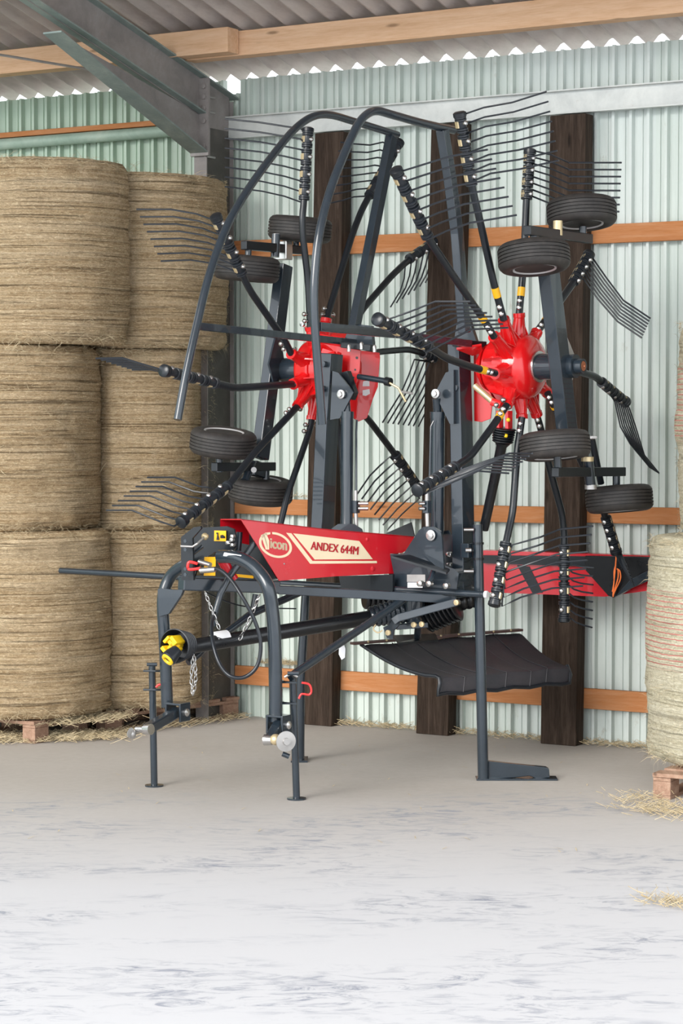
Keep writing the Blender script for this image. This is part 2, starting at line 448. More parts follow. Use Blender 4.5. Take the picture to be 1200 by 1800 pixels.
# column: I section
col = thing('steel_column', 'grey bolted steel column behind the second stack of hay bales', 'column', B(-2.53, 0.26, 0))
def lb(mb):  # move local building coordinates to world
    mb.v = [BMAT @ v for v in mb.v]; return mb
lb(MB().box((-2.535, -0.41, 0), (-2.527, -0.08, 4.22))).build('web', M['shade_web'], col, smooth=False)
lb(MB().box((-2.585, -0.42, 0), (-2.485, -0.41, 4.30))).build('flange', M['frame'], col, smooth=False)
lb(MB().box((-2.59, -0.08, 0), (-2.50, -0.07, 4.20))).build('flange', M['frame'], col, smooth=False)
for hh in (4.20, 4.10, 3.80):
    lb(MB().tube([(-2.50, -0.42, hh), (-2.50, -0.30, hh)], 0.008, 6)).build('threaded_bolt', M['zinc'], col)
# rafter with haunch
raf = thing('steel_rafter', 'grey steel rafter with a tapered haunch, rising to the upper left corner', 'beam', B(-2.53, 0.44, 4.0))
def prof(poly, x0, x1): return lb(MB().prism([(x0, -o, h) for o, h in poly], (x1 - x0, 0, 0)))
rl = lambda o: 4.205 + SL * o
prof([(0.43, rl(0.43)), (8.8, rl(8.8)), (8.8, rl(8.8) - 0.22), (0.43, rl(0.43) - 0.25)], -2.534, -2.526).build('web', M['frame'], raf, smooth=False)
prof([(0.04, rl(0.04)), (8.8, rl(8.8)), (8.8, rl(8.8) + 0.010), (0.04, rl(0.04) + 0.010)], -2.59, -2.47).build('flange', M['flange'], raf, smooth=False)
prof([(0.085, rl(0.085)), (0.405, rl(0.405)), (0.405, 4.0), (0.085, 4.0)], -2.534, -2.526).build('end_web', M['frame'], raf, smooth=False)
prof([(0.43, 4.075), (8.8, rl(8.8) - 0.24), (8.8, rl(8.8) - 0.23), (0.43, 4.085)], -2.59, -2.47).build('flange', M['flange'], raf, smooth=False)
prof([(0.43, 4.08), (2.0, 4.395), (0.43, 3.825)], -2.534, -2.526).build('haunch_web', M['frame'], raf, smooth=False)
prof([(0.43, 3.815), (2.02, 4.387), (2.02, 4.397), (0.43, 3.825)], -2.60, -2.46).build('haunch_flange', M['flange'], raf, smooth=False)
lb(MB().box((-2.60, -0.445, 3.80), (-2.455, -0.422, 4.315))).build('end_plate', M['frame'], raf, smooth=False)
for hh in (4.26, 4.19, 4.115, 4.03, 3.86):
    lb(MB().lathe((-2.487, -0.445, hh), (0, -1, 0), [(0, 0.019), (0.014, 0.019), (0.016, 0.012)], 6)).build('bolt_head', M['frame'], raf)
br = lb(MB().tube([(-2.55, -0.43, 3.83), (-2.75, -0.03, 3.5)], 0.009, 6)); tag(br.build('wall_brace', M['frame'], origin=B(-2.55, 0.4, 3.8)), 'thin steel rod below the rafter foot against the green wall', 'rod')
tie = MB().tube([P(-20, 93, 15.0), P(162, 123, 15.3)], 0.009, 6); tag(tie.build('tie_rod', M['zinc'], origin=P(-20, 93, 15.0)), 'thin metal rod running from the rafter haunch across the left purlin', 'rod')

# ------------------------------------------------------------------ pallets
def pallet(c, ang, label, L=1.2, W=1.0, H=0.14):
    t = thing('wooden_pallet', label, 'pallet', c, 'wooden pallets under the bales')
    R = Matrix.Translation(V(c)) @ Matrix.Rotation(ang, 4, 'Z')
    def bx(name, lo, hi):
        mb = MB().box(lo, hi); mb.v = [R @ v for v in mb.v]; mb.build(name, M['pallet'], t, smooth=False, bevel=0.003)
    for i in range(7): 
        y = -L / 2 + 0.05 + i * (L - 0.1) / 6
        bx('deck_board', (-W / 2, y - 0.06, H - 0.022), (W / 2, y + 0.06, H))
    for x in (-W / 2 + 0.05, 0, W / 2 - 0.05):
        bx('stringer_board', (x - 0.05, -L / 2, H - 0.044), (x + 0.05, L / 2, H - 0.0225))
        bx('bottom_board', (x - 0.05, -L / 2, 0), (x + 0.05, L / 2, 0.02))
        for y in (-L / 2 + 0.07, 0, L / 2 - 0.07):
            bx('spacer_block', (x - 0.05, y - 0.07, 0.0205), (x + 0.05, y + 0.07, H - 0.0445))
    return t
MA = -TH + math.radians(0)
def flo(x, y):
    r = ray(x, y); k = -CAM_H / r.z; return V((r.x * k, r.y * k, 0))
pallet((-1.40, 15.43, 0), math.radians(-45.7), 'weathered wooden pallet behind the left jack, under the stack next to the column', L=1.16, W=0.8)
pallet((-2.16, 14.95, 0), MA, 'wooden pallet with hay spilling over it, under the bale stack at the left edge', L=0.95, W=1.1)
pallet(flo(1122, 1412) + V((0.82, 0.45, 0)), math.radians(-28), 'wooden pallet under the net wrapped bale at the right edge')

# ------------------------------------------------------------------ round bales standing on end
def bale(c, R, H, seed, m, label, group, lean=(0, 0), bulge=0.02, flats=()):
    t = thing('round_bale', label, 'hay bale', c, group)
    vs, fs, uvs = [], [], []
    n = 96; rows = []
    rim = 0.075
    for i in range(5):
        a = math.pi / 2 * i / 4; rows.append((rim * (1 - math.cos(a)) * 0.8 , R - rim + rim * math.sin(a)))
    for i in range(1, 36): rows.append((0.06 + (H - 0.12) * i / 36, R))
    for i in range(5):
        a = math.pi / 2 * (4 - i) / 4; rows.append((H - rim * (1 - math.cos(a)) * 0.8, R - rim + rim * math.sin(a)))
    for (z, r) in rows:
        for j in range(n):
            a = 2 * math.pi * j / n
            d = V((math.cos(a), math.sin(a), 0))
            q = d * 1.6 + V((seed * 3.1, 0, z * 5.0))
            dr = 0.016 * noise.noise(q * 1.5) + 0.010 * noise.noise(V((a * 1.2, seed, z * 42))) + 0.012 * noise.noise(q * 6) + bulge * math.sin(math.pi * z / H)
            dr += (0.030 * noise.noise(V((a * 5, seed * 2, z * 8))) if min(z, H - z) < 0.09 else 0) + 0.018 * noise.noise(V((a * 0.9, seed * 5, z * 2.2)))
            q2 = V((lean[0] * z, lean[1] * z, z)) + d * (r + dr)
            for fp, fn in flats:
                dd = (q2 + V(c) - fp).dot(fn)
                if dd > 0: q2 = q2 - fn * dd
            vs.append(q2)
    for i in range(len(rows) - 1):
        for j in range(n):
            fs.append((i * n + j, i * n + (j + 1) % n, (i + 1) * n + (j + 1) % n, (i + 1) * n + j))
    k = len(vs)
    for (z, base) in ((0.02, 0), (H - 0.01, (len(rows) - 1) * n)):
        vs.append(V((lean[0] * z, lean[1] * z, z)))
        for j in range(n): fs.append((len(vs) - 1, base + j, base + (j + 1) % n))
    mb = MB().add([v + V(c) for v in vs], fs)
    o = mb.build('hay_roll', m, t)
    uv = o.data.uv_layers.new(name='UVMap')
    for poly in o.data.polygons:
        angs = []
        for li in poly.loop_indices:
            co = o.data.vertices[o.data.loops[li].vertex_index].co
            angs.append(math.atan2(co.y - lean[1] * co.z, co.x - lean[0] * co.z))
        if max(angs) - min(angs) > math.pi: angs = [a + 2 * math.pi if a < 0 else a for a in angs]
        for li, a in zip(poly.loop_indices, angs):
            co = o.data.vertices[o.data.loops[li].vertex_index].co
            uv.data[li].uv = (a * R, co.z)
    # loose stalks standing off the roll
    sb = MB(); rnd = random.Random(seed)
    for i in range(2600):
        a = math.radians(rnd.uniform(150, 390)); z = rnd.uniform(0.02, H) if rnd.random() < 0.6 else (rnd.choice((0.03, H - 0.03)) + rnd.gauss(0, 0.02))
        z = min(max(z, 0.01), H)
        d = V((math.cos(a), math.sin(a), 0)); tg = V((-d.y, d.x, 0))
        p = V(c) + V((lean[0] * z, lean[1] * z, z)) + d * (R + bulge * math.sin(math.pi * z / H) + 0.0)
        ln = rnd.uniform(0.015, 0.05) if rnd.random() < 0.85 else rnd.uniform(0.06, 0.14)
        dirv = (tg * rnd.choice((-1, 1)) * rnd.uniform(0.2, 1) + V((0, 0, rnd.uniform(-0.9, 0.7))) + d * rnd.uniform(0.02, 0.32)).normalized()
        w = dirv.cross(d).normalized() * rnd.uniform(0.0004, 0.0010)
        q = p + dirv * ln * 0.5 + d * 0.004; e = p + dirv * ln + V((0, 0, -ln * 0.2))
        sb.add([p - w, p + w, q + w, q - w, e], [(0, 1, 2, 3), (3, 2, 4)])
    s = sb.build('loose_stalks', M['straw'], t, smooth=False); s['kind'] = 'stuff'
    return t
def colm(x, z): return (x - 600) / F_PX * z
Z1, Z2 = 14.85, 15.35
H0 = 0.145
C1b, C2b = V((-2.09, Z1, 0)), V((-1.41, Z2, 0))
nn = (C2b - C1b).normalized(); mid = (C1b + C2b) / 2
F1 = [(mid - nn * 0.005, nn)]
F2 = [(mid + nn * 0.005, -nn), (B(0, 0.07, 0), -BN), (B(-2.53, 0.43, 0), (V((-0.862, 15.3, 0)) - C2b).normalized())]
G1 = 'hay bales stacked three high at the left edge'
bale((-2.10, Z1, H0), 0.61, 1.19, 1, M['hay'], 'hay bale at the bottom of the stack at the left edge', G1, flats=F1)
bale((-2.19, Z1, H0 + 1.19), 0.61, 1.18, 2, M['hay'], 'middle hay bale of the left edge stack, narrower than those above and below', G1, flats=F1)
bale((-1.965, Z1, H0 + 2.37), 0.625, 1.17, 3, M['hay'], 'topmost hay bale of the left edge stack, reaching the pipe', G1, flats=[(mid + nn * 0.045, nn)])
G2 = 'hay bales stacked three high beside the column'
bale((-1.45, Z2, H0), 0.575, 1.17, 4, M['hay'], 'bottom hay bale of the stack behind the left hitch leg', G2, flats=F2)
bale((-1.45, Z2, H0 + 1.17), 0.575, 1.19, 5, M['hay'], 'middle hay bale of the narrower stack, behind the left wheels', G2, flats=F2)
bale((-1.38, Z2, H0 + 2.36), 0.60, 1.14, 6, M['hay'], 'topmost hay bale of the narrower stack, under the steel rafter', G2, flats=[(mid + nn * 0.055, -nn), F2[1]])
G3 = 'net wrapped bales at the right edge'
bale((colm(1352, 12.7), 12.7, H0), 0.655, 1.25, 8, M['hay_net'], 'pale net wrapped bale on the pallet at the right edge', G3)
bale((colm(1392, 12.7), 12.7, H0 + 1.25), 0.62, 1.2, 9, M['hay_net'], 'upper net wrapped bale, only a sliver showing at the right edge', G3)

# loose hay on the floor
def loose(name, pts, n, seed, label, spread, ln=(0.04, 0.16)):
    rnd = random.Random(seed); mb = MB()
    for i in range(n):
        a, b2 = rnd.choice(pts); t = rnd.random(); p = V(a).lerp(V(b2), t)
        p += V((rnd.gauss(0, spread), rnd.gauss(0, spread), 0)); p.z += abs(rnd.gauss(0, 0.012)) + 0.003
        an = rnd.uniform(0, math.pi); l = rnd.uniform(*ln)
        d = V((math.cos(an), math.sin(an), rnd.uniform(-0.02, 0.25))) * l
        w = V((-math.sin(an), math.cos(an), 0)) * rnd.uniform(0.0005, 0.0012); h = V((0, 0, 0.0025))
        mid = p + d * 0.5 + V((0, 0, 0.006 + rnd.random() * 0.01))
        mb.add([p - w, p + w, mid + w, mid - w, p + d + V((0, 0, -0.5 * d.z)), p + h, mid + h], [(0, 1, 2, 3), (3, 2, 4), (0, 5, 6, 3)])
    o = mb.build(name, M['straw'], smooth=False); tag(o, label, 'hay'); o['kind'] = 'stuff'; return o
loose('loose_hay', [(flo(-20, 1303), flo(190, 1297)), (flo(60, 1300) + V((0, 0, .1)), flo(190, 1290) + V((0, 0, .1)))], 5500, 11, 'loose hay spilled along the foot of the left bale stack', 0.09)
loose('loose_hay', [(flo(200, 1292), flo(425, 1262))], 500, 12, 'loose hay scattered along the pallet behind the left jack', 0.06)
loose('loose_hay', [(B(-1.9, 0.08, 0), B(1.6, 0.08, 0))], 1500, 13, 'thin line of hay along the foot of the sheet wall', 0.035)
loose('loose_hay', [(flo(1130, 1425), flo(1230, 1440)), (flo(1120, 1405), flo(1180, 1430))], 420, 14, 'loose hay on the floor around the right pallet', 0.09)
loose('loose_hay', [(flo(1150, 1585), flo(1215, 1600))], 120, 15, 'faint wisp of hay on the floor at the lower right edge', 0.05)
lh = MB(); rnd = random.Random(3)
for i in range(46):
    p = flo(rnd.uniform(0, 1150), rnd.uniform(1310, 1500)); an = rnd.uniform(0, 3.1); l = rnd.uniform(0.03, 0.09)
    d = V((math.cos(an), math.sin(an), 0)) * l; w = V((-d.y, d.x, 0)).normalized() * 0.0022
    lh.add([p - w + V((0, 0, .002)), p + w + V((0, 0, .002)), p + d * .5 + w + V((0, 0, .008)), p + d * .5 - w + V((0, 0, .008)), p + d + V((0, 0, .003))], [(0, 1, 2, 3), (3, 2, 4)])
lh = lh.build('scattered_stalks', M['straw'], smooth=False); tag(lh, 'single stalks scattered over the concrete floor', 'hay'); lh['kind'] = 'stuff'
# hay caught on the ledges
for (a, b2, h, la, n_) in ((-2.3, -1.9, 0.37, 'hay caught on the lower rail beside the pallet', 300), (0.6, 1.1, 0.37, 'hay caught on the lower rail near the right bale', 300), (-2.4, -1.7, 1.51, 'hay caught on the middle rail above the red hood', 120), (0.15, 0.6, 3.955, 'wisp of hay lying on the grey channel above the right post', 90)):
    o = loose('caught_hay', [(B(a, 0.055, h), B(b2, 0.055, h))], n_, int(a * 100) + 999, la, 0.012, (0.03, 0.09))

# ================================================================== hay rake
TM = math.radians(34)
LV = V((math.cos(TM), -math.sin(TM), 0))      # machine sideways, towards the picture right and the viewer
FV = V((-math.sin(TM), -math.cos(TM), 0))     # machine forwards, towards the tractor hitch
rake = thing('rotary_rake', 'red and dark grey twin rotor hay rake folded upright before the sheet wall', 'hay rake', (0.15, 12.9, 0))
C2 = P(918, 645, 12.8); C1 = P(560, 650, 13.58)
def RP(rot, x, y, off=0.0):
    return on_plane(x, y, (C1 if rot == 1 else C2) + LV * off, LV)
def LAM(t): return t

def tine_arm(rot, path, h0, h1, first, last, offs, sticker=None, rad=0.0205, plane=0.0, n_t=4):
    """path in the rotor plane, holder section from h0 to h1 (inner to outer end)"""
    sg = 1 if rot == 2 else -1
    pts = [RP(rot, x, y, plane) for x, y in path]
    # round the bends
    sm = [pts[0]]
    for i in range(1, len(pts) - 1):
        a, b2, c = pts[i - 1], pts[i], pts[i + 1]
        la, lc = (a - b2), (c - b2); k = min(0.06, la.length * .4, lc.length * .4)
        p0 = b2 + la.normalized() * k; p1 = b2 + lc.normalized() * k
        for t in (0, .25, .5, .75, 1): sm.append(p0 * (1 - t) ** 2 + b2 * 2 * t * (1 - t) + p1 * t * t)
    sm.append(pts[-1])
    mb = MB().tube(sm, rad, 14)
    # flat boss with two bolts where the arm enters its socket
    arm = None
    if h0 is not None:
        a, b2 = RP(rot, *h0, plane), RP(rot, *h1, plane); ax = (b2 - a).normalized(); L = (b2 - a).length
        mb.lathe(b2 + ax * 0.0, ax, [(-0.012, 0.026), (-0.006, 0.036), (0.014, 0.036), (0.020, 0.027), (0.021, 0.0)], 20)
    arm = mb.build('tine_arm', M['black'] , rake)
    d0 = (pts[1] - pts[0]).normalized()
    for k, (t, sd) in enumerate(((0.035, 1), (0.075, 1), (0.035, -1))):
        c = pts[0] + d0 * t; w = (LV * sg * 0.4 + FV).normalized() * sd
        bb = MB().lathe(c + w * (rad * 0.8), w, [(0, 0.007), (0.016, 0.007), (0.017, 0.014), (0.028, 0.014), (0.034, 0.008), (0.035, 0)], 10)
        bb.build('arm_bolt', M['chrome'], arm)
    if sticker:
        def snap(p):
            best = None
            for q0, q1 in zip(sm, sm[1:]):
                t = max(0, min(1, (p - q0).dot(q1 - q0) / (q1 - q0).length_squared)); q = q0.lerp(q1, t)
                if best is None or (q - p).length < (best - p).length: best = q
            return best
        c = snap(RP(rot, *sticker[0], plane)); e = snap(RP(rot, *sticker[1], plane))
        MB().lathe(c, e - c, [(0, rad), (0, rad + 0.0015), ((e - c).length, rad + 0.0015), ((e - c).length, rad)], 14).build('warning_sticker', M['sticker'], arm)
    if h0 is None: return
    # tine pairs
    def mk(poly): return [RP(rot, x, y, plane + sg * o) for (x, y), o in zip(poly, offs)]
    F_, L_ = mk(first), mk(last)
    view = V((0, -1, 0)); side = ax.cross(view).normalized()
    for k in range(n_t):
        prof_ = []
        seg = L / n_t; s0 = L - (k + 1) * seg + 0.004; sl = seg - 0.008
        def ring(t0, cnt):
            for q in range(cnt):
                t = t0 + q * 0.0125
                prof_.extend([(t, 0.025), (t + 0.002, 0.0325), (t + 0.0105, 0.0325), (t + 0.0125, 0.025)])
        prof_.append((0, 0.0)); ring(0.0, 2)
        prof_ += [(0.028, 0.027), (sl - 0.028, 0.027)]; ring(sl - 0.026, 2); prof_.append((sl, 0.0))
        mb = MB().lathe(a + ax * s0, ax, prof_, 18)
        for m_ in (0, 1):
            t = (2 * k + m_) / (2 * n_t - 1)
            pl = [p.lerp(q, t) for p, q in zip(F_, L_)]
            root = a + ax * (s0 + sl * (0.82 if m_ == 0 else 0.18))
            fine = [root + (pl[0] - root).normalized() * 0.01, pl[0], pl[0].lerp(pl[1], 0.6), pl[1], pl[1].lerp(pl[2], .5), pl[2], pl[2].lerp(pl[3], 0.15), pl[3]]
            mb.tube(fine, 0.0053, 6)
        tn = mb.build('tine', M['wire'], arm)
        c = a + ax * (s0 + sl * 0.5)
        w = (view * 0.75 + side * (0.66 if rot == 1 else 0.5)).normalized()
        MB().lathe(c + w * 0.024, w, [(0, 0.011), (0.010, 0.014), (0.018, 0.013), (0.022, 0.007), (0.023, 0)], 10).build('clamp_nut', M['chrome'], arm)
        w2 = (view * 0.45 - side * 0.9).normalized()
        MB().box((-0.011, -0.004, -0.017), (0.011, 0.004, 0.017)).build('clamp_plate', M['brass'], arm) if False else \
            MB().bar(c + w2 * 0.0275 - ax * 0.018, c + w2 * 0.0275 + ax * 0.018, w2, 0.008, 0.026).build('clamp_plate', M['brass'], arm)

O_ = (0.02, 0.14, 0.30, 0.50)
# --- right rotor
tine_arm(2, [(885, 562), (868, 500), (846, 400), (829, 328), (808, 203)], (829, 328), (808, 203), [(818, 200), (850, 189), (900, 180), (960, 161)], [(832, 318), (862, 305), (915, 297), (982, 282)], O_, ((876, 520), (872, 503)), plane=0.02)
tine_arm(2, [(912, 552), (918, 490), (923, 400), (925, 350), (931, 268)], (925, 352), (931, 268), [(938, 265), (968, 272), (1000, 286), (1092, 286)], [(935, 345), (962, 356), (1000, 371), (1088, 372)], O_, ((917, 522), (918, 506)))
tine_arm(2, [(943, 584), (985, 528), (1012, 490), (1034, 449)], (1007, 497), (1034, 449), [(1040, 452), (1065, 488), (1095, 528), (1143, 560)], [(1025, 490), (1050, 525), (1085, 565), (1128, 594)], (0.02, 0.12, 0.24, 0.38), ((957, 566), (961, 560)), rad=0.022)
tine_arm(2, [(975, 645), (1010, 651), (1046, 662), (1058, 672), (1098, 706)], (1056, 671), (1098, 706), [(1100, 702), (1115, 745), (1132, 800), (1158, 832)], [(1080, 705), (1090, 750), (1107, 780), (1142, 822)], (0.0, 0.06, 0.12, 0.18), rad=0.022)
tine_arm(2, [(962, 691), (980, 727), (1035, 840), (1064, 908), (1082, 968)], (1064, 908), (1082, 968), [(1088, 960), (1092, 975), (1096, 985), (1101, 995)], [(1078, 968), (1090, 990), (1102, 1010), (1115, 1031)], (0.0, 0.03, 0.06, 0.1), ((973, 713), (975, 717)), plane=0.13)
tine_arm(2, [(943, 729), (952, 760), (964, 817), (988, 905), (991, 935), (991, 1088)], (991, 955), (991, 1088), [(998, 985), (1005, 992), (1020, 996), (1043, 998)], [(1000, 1085), (1012, 1094), (1025, 1099), (1040, 1103)], (0.02, 0.06, 0.12, 0.2))
tine_arm(2, [(917, 734), (909, 790), (901, 900), (890, 950), (869, 1060)], (889, 952), (869, 1060), [(900, 958), (950, 944), (985, 930), (1042, 925)], [(882, 1066), (915, 1050), (970, 1034), (1024, 1030)], O_, plane=0.02)
tine_arm(2, [(890, 712), (871, 742), (826, 803), (801, 820), (735, 861)], (801, 820), (735, 861), [(805, 828), (850, 812), (895, 797), (935, 797)], [(742, 870), (790, 850), (840, 828), (894, 832)], O_, ((880, 727), (875, 735)), plane=0.03)
tine_arm(2, [(870, 656), (828, 645), (785, 630), (754, 610), (665, 562)], (754, 610), (665, 562), [(680, 562), (720, 548), (765, 530), (826, 530)], [(748, 620), (785, 601), (828, 579), (893, 576)], O_, ((853, 652), (843, 649)), plane=0.03)
tine_arm(2, [(868, 592), (852, 565), (800, 490), (753, 420), (697, 302)], (752, 418), (697, 302), [(706, 301), (735, 292), (790, 275), (857, 263)], [(755, 420), (785, 406), (825, 392), (908, 378)], O_, ((850, 564), (845, 556)), plane=0.02)
# --- left rotor (ground side faces away to the left)
tine_arm(1, [(545, 575), (541, 490), (532, 415), (531, 384), (534, 353), (541, 230)], (534, 353), (541, 230), [(528, 226), (500, 222), (455, 215), (395, 209)], [(528, 355), (500, 345), (460, 336), (395, 328)], O_)
tine_arm(1, [(573, 562), (579, 542), (619, 412), (635, 370), (650, 342), (700, 252)], (648, 345), (700, 252), [(672, 250), (650, 255), (623, 253), (598, 250)], [(640, 345), (622, 346), (603, 352), (575, 358)], (0.02, 0.06, 0.12, 0.2))
tine_arm(1, [(512, 622), (500, 598), (440, 512), (424, 480), (380, 383)], (426, 484), (380, 383), [(373, 386), (345, 376), (300, 368), (240, 368)], [(415, 478), (380, 464), (335, 457), (283, 459)], O_)
tine_arm(1, [(515, 675), (465, 679), (412, 682), (378, 674), (290, 652)], (380, 674), (290, 652), [(285, 650), (250, 640), (215, 629), (168, 630)], [(345, 672), (305, 658), (265, 650), (232, 650)], (0.02, 0.12, 0.22, 0.34), rad=0.022)
tine_arm(1, [(523, 714), (445, 798), (402, 853), (320, 917)], (402, 853), (320, 917), [(388, 860), (350, 855), (307, 839), (259, 839)], [(306, 925), (282, 917), (232, 897), (187, 897)], O_)
tine_arm(1, [(548, 737), (543, 760), (505, 870), (492, 925)], None, None, None, None, None, rad=0.019)
tine_arm(1, [(600, 690), (648, 738), (692, 796), (738, 862)], (694, 798), (738, 862), [(685, 803), (667, 819), (650, 836), (628, 868)], [(737, 876), (720, 891), (705, 905), (680, 932)], (0.02, 0.08, 0.14, 0.22))
tine_arm(1, [(625, 625), (670, 618), (718, 614), (740, 620), (792, 640)], (742, 621), (792, 640), [(728, 632), (718, 660), (705, 690), (672, 743)], [(788, 645), (778, 665), (765, 690), (735, 750)], (0.02, 0.05, 0.08, 0.14))
tine_arm(1, [(600, 600), (640, 540), (688, 485), (714, 460), (788, 408)], (718, 456), (788, 408), [(712, 468), (710, 490), (703, 512), (686, 540)], [(785, 420), (775, 450), (768, 470), (757, 490)], (0.02, 0.04, 0.08, 0.12))
tine_arm(1, [(590, 728), (597, 760), (603, 850), (606, 915)], None, None, None, None, None, rad=0.018)

# --- gear housings
def housing(C, sg, joints):
    ax = LV * sg
    mb = MB().lathe(C, ax, [(-0.20, 0.0), (-0.20, 0.12), (-0.185, 0.145), (-0.11, 0.15), (-0.10, 0.175), (-0.05, 0.18), (-0.045, 0.19), (-0.015, 0.192), (0.0, 0.185), (0.03, 0.183), (0.055, 0.175), (0.075, 0.155), (0.090, 0.120), (0.098, 0.09), (0.10, 0.0)], 48)
    for i in range(12):
        a_ = 2 * math.pi * (i + 0.5) / 12; d_ = V((0, 0, 1)) * math.cos(a_) + ax.cross(V((0, 0, 1))) * math.sin(a_); t_ = ax.cross(d_)
        mb.prism([C + d_ * 0.13 - ax * 0.19, C + d_ * 0.20 - ax * 0.13, C + d_ * 0.225 - ax * 0.03, C + d_ * 0.15 + ax * 0.0], t_ * 0.008)
    for (x, y) in joints:
        e = on_plane(x, y, C, LV)
        d = (e - C); d.normalize()
        base = C + d * 0.12 - ax * 0.02
        mb.tube([base, base.lerp(e, .5), e - d * 0.02, e - d * 0.018, e + d * 0.006], [0.060, 0.040, 0.030, 0.034, 0.034], 16)
        # web ribs beside every socket
        t = ax.cross(d)
        for s_ in (-1, 1):
            mb.prism([C + d * 0.10 + t * s_ * 0.055 + ax * 0.05, C + d * 0.10 + t * s_ * 0.055 - ax * 0.08, e - d * 0.03 - ax * 0.03, e - d * 0.03 + ax * 0.02], t * 0.007)
    return mb.build('rotor_housing', M['red'], rake)
J2 = [(885, 562), (912, 552), (943, 584), (975, 645), (962, 691), (943, 729), (917, 734), (890, 712), (870, 656), (868, 592)]
J1 = [(545, 575), (573, 562), (512, 622), (515, 675), (523, 714), (548, 737), (590, 730), (608, 690), (612, 640), (600, 600)]
hs2 = housing(C2, 1, J2); hs1 = housing(C1, -1, J1)
MB().lathe(C2 + LV * 0.10, LV, [(0, 0.088), (0.012, 0.088), (0.014, 0.08)], 32).build('seal_ring', M['chrome'], hs2)
for C, sg, e in ((C2, 1, 0.34), (C1, -1, 0.36)):
    MB().lathe(C + LV * sg * 0.10, LV * sg, [(0, 0.074), (0.15, 0.074), (0.152, 0.066), (e - 0.1, 0.066)], 32).build('hub_axle', M['slate'], rake)
hb = MB().lathe(C2 + LV * 0.31, LV, [(0, 0.03), (0.03, 0.03), (0.032, 0.042), (0.075, 0.042), (0.076, 0.030), (0.07, 0.028), (0.07, 0)], 24).build('axle_end', M['slate'], rake)
MB().lathe(C2 + LV * 0.382, LV, [(0, 0.028), (0.004, 0.0275), (0.004, 0.012), (0.0, 0.01)], 20).build('copper_bush', paint('copper', (0.55, 0.22, 0.12), 0.35, 0.8), hb)

# --- wheel beams (bent box section standing across each rotor)
def boxbeam(name, pts, w, d, m, side, parent=rake, bev=0.004):
    mb = MB()
    vs, fs = [], []
    for i, p in enumerate(pts):
        t = (pts[min(i + 1, len(pts) - 1)] - pts[max(i - 1, 0)]).normalized()
        s_ = (side - t * side.dot(t)).normalized(); u = t.cross(s_)
        for a, b2 in ((-1, -1), (1, -1), (1, 1), (-1, 1)): vs.append(p + s_ * a * w / 2 + u * b2 * d / 2)
    for i in range(len(pts) - 1):
        for j in range(4): fs.append((i * 4 + j, i * 4 + (j + 1) % 4, i * 4 + 4 + (j + 1) % 4, i * 4 + 4 + j))
    fs += [(3, 2, 1, 0), tuple(len(vs) - 4 + j for j in range(4))]
    return mb.add(vs, fs).build(name, m, parent, smooth=False, bevel=bev)
wb2 = boxbeam('wheel_beam', [RP(2, 963, 470, 0.26), RP(2, 984, 645, 0.27), RP(2, 1001, 800, 0.26)], 0.075, 0.115, M['slate'], LV)
wb1 = boxbeam('wheel_beam', [RP(1, 499, 466, -0.28), RP(1, 478, 640, -0.29), RP(1, 457, 806, -0.28)], 0.065, 0.10, M['slate'], LV)
MB().prism([RP(2, 990, 585, 0.27), RP(2, 1013, 640, 0.27), RP(2, 998, 680, 0.27)], LV * 0.012).build('gusset', M['zinc'], wb2, smooth=False)
MB().prism([RP(1, 487, 570, -0.25), RP(1, 500, 655, -0.25), RP(1, 478, 672, -0.25), RP(1, 470, 640, -0.25)], LV * 0.012).build('gusset', M['slate'], wb1, smooth=False)

# --- wheels
def wheel(c, sig, tau, rimside, R=0.195, W=0.15, label=None):
    ax = V((math.sin(math.radians(sig)), -math.sin(math.radians(tau)), 1)).normalized()
    h = W / 2
    w = MB().lathe(c, ax, [(-h + .02, 0.02), (-h + 0.02, 0.045), (-h + 0.035, 0.05), (-h + 0.032, 0.095), (-h + 0.012, 0.108), (-h + 0.006, 0.118), (-h + .012, .120), (h - .012, .120), (h - 0.006, 0.118), (h - 0.012, 0.108), (h - 0.032, 0.095), (h - 0.035, 0.05), (h - 0.02, 0.045), (h - .02, .02)], 40).build('wheel', M['rim'], rake)
    pr = [(-h + 0.012, 0.118), (-h + 0.002, 0.135), (-h, 0.155), (-h + 0.006, 0.175), (-h + 0.020, R - 0.006), (-h + 0.030, R - 0.002)]
    g_ = [-0.038, -0.019, 0.0, 0.019, 0.038]
    for gx in g_: pr += [(gx - 0.0026, R), (gx - 0.002, R - 0.008), (gx + 0.002, R - 0.008), (gx + 0.0026, R)]
    pr += [(h - 0.030, R - 0.002), (h - 0.020, R - 0.006), (h - 0.006, 0.175), (h, 0.155), (h - 0.002, 0.135), (h - 0.012, 0.118)]
    MB().lathe(c, ax, pr, 56).build('tyre', M['rubber'], w)
    return ax
def bogie(rot, wheels, bar, off, stubs, block=None, sg=1):
    for (x, y, sig, tau) in wheels: wheel(RP(rot, x, y, off), sig, tau, 1)
    p0, p1 = RP(rot, *bar[0], off), RP(rot, *bar[1], off)
    a = MB().bar(p0, p1, (0, 0, 1), 0.052, 0.045).build('bogie_beam', M['black'], rake, smooth=False, bevel=0.004)
    for (x0, y0, x1, y1, r, m) in stubs:
        MB().tube([RP(rot, x0, y0, off), RP(rot, x1, y1, off)], r, 14).build('axle_stub', M[m], a)
    return a
bogie(2, [(938, 452, -3, -9), (1022, 374, -2, -8)], [(926, 405), (1036, 420)], 0.30, [(938, 430, 938, 400, 0.022, 'slate'), (1024, 398, 1024, 426, 0.022, 'slate'), (980, 414, 980, 388, 0.026, 'brass'), (963, 475, 955, 420, 0.03, 'slate')])
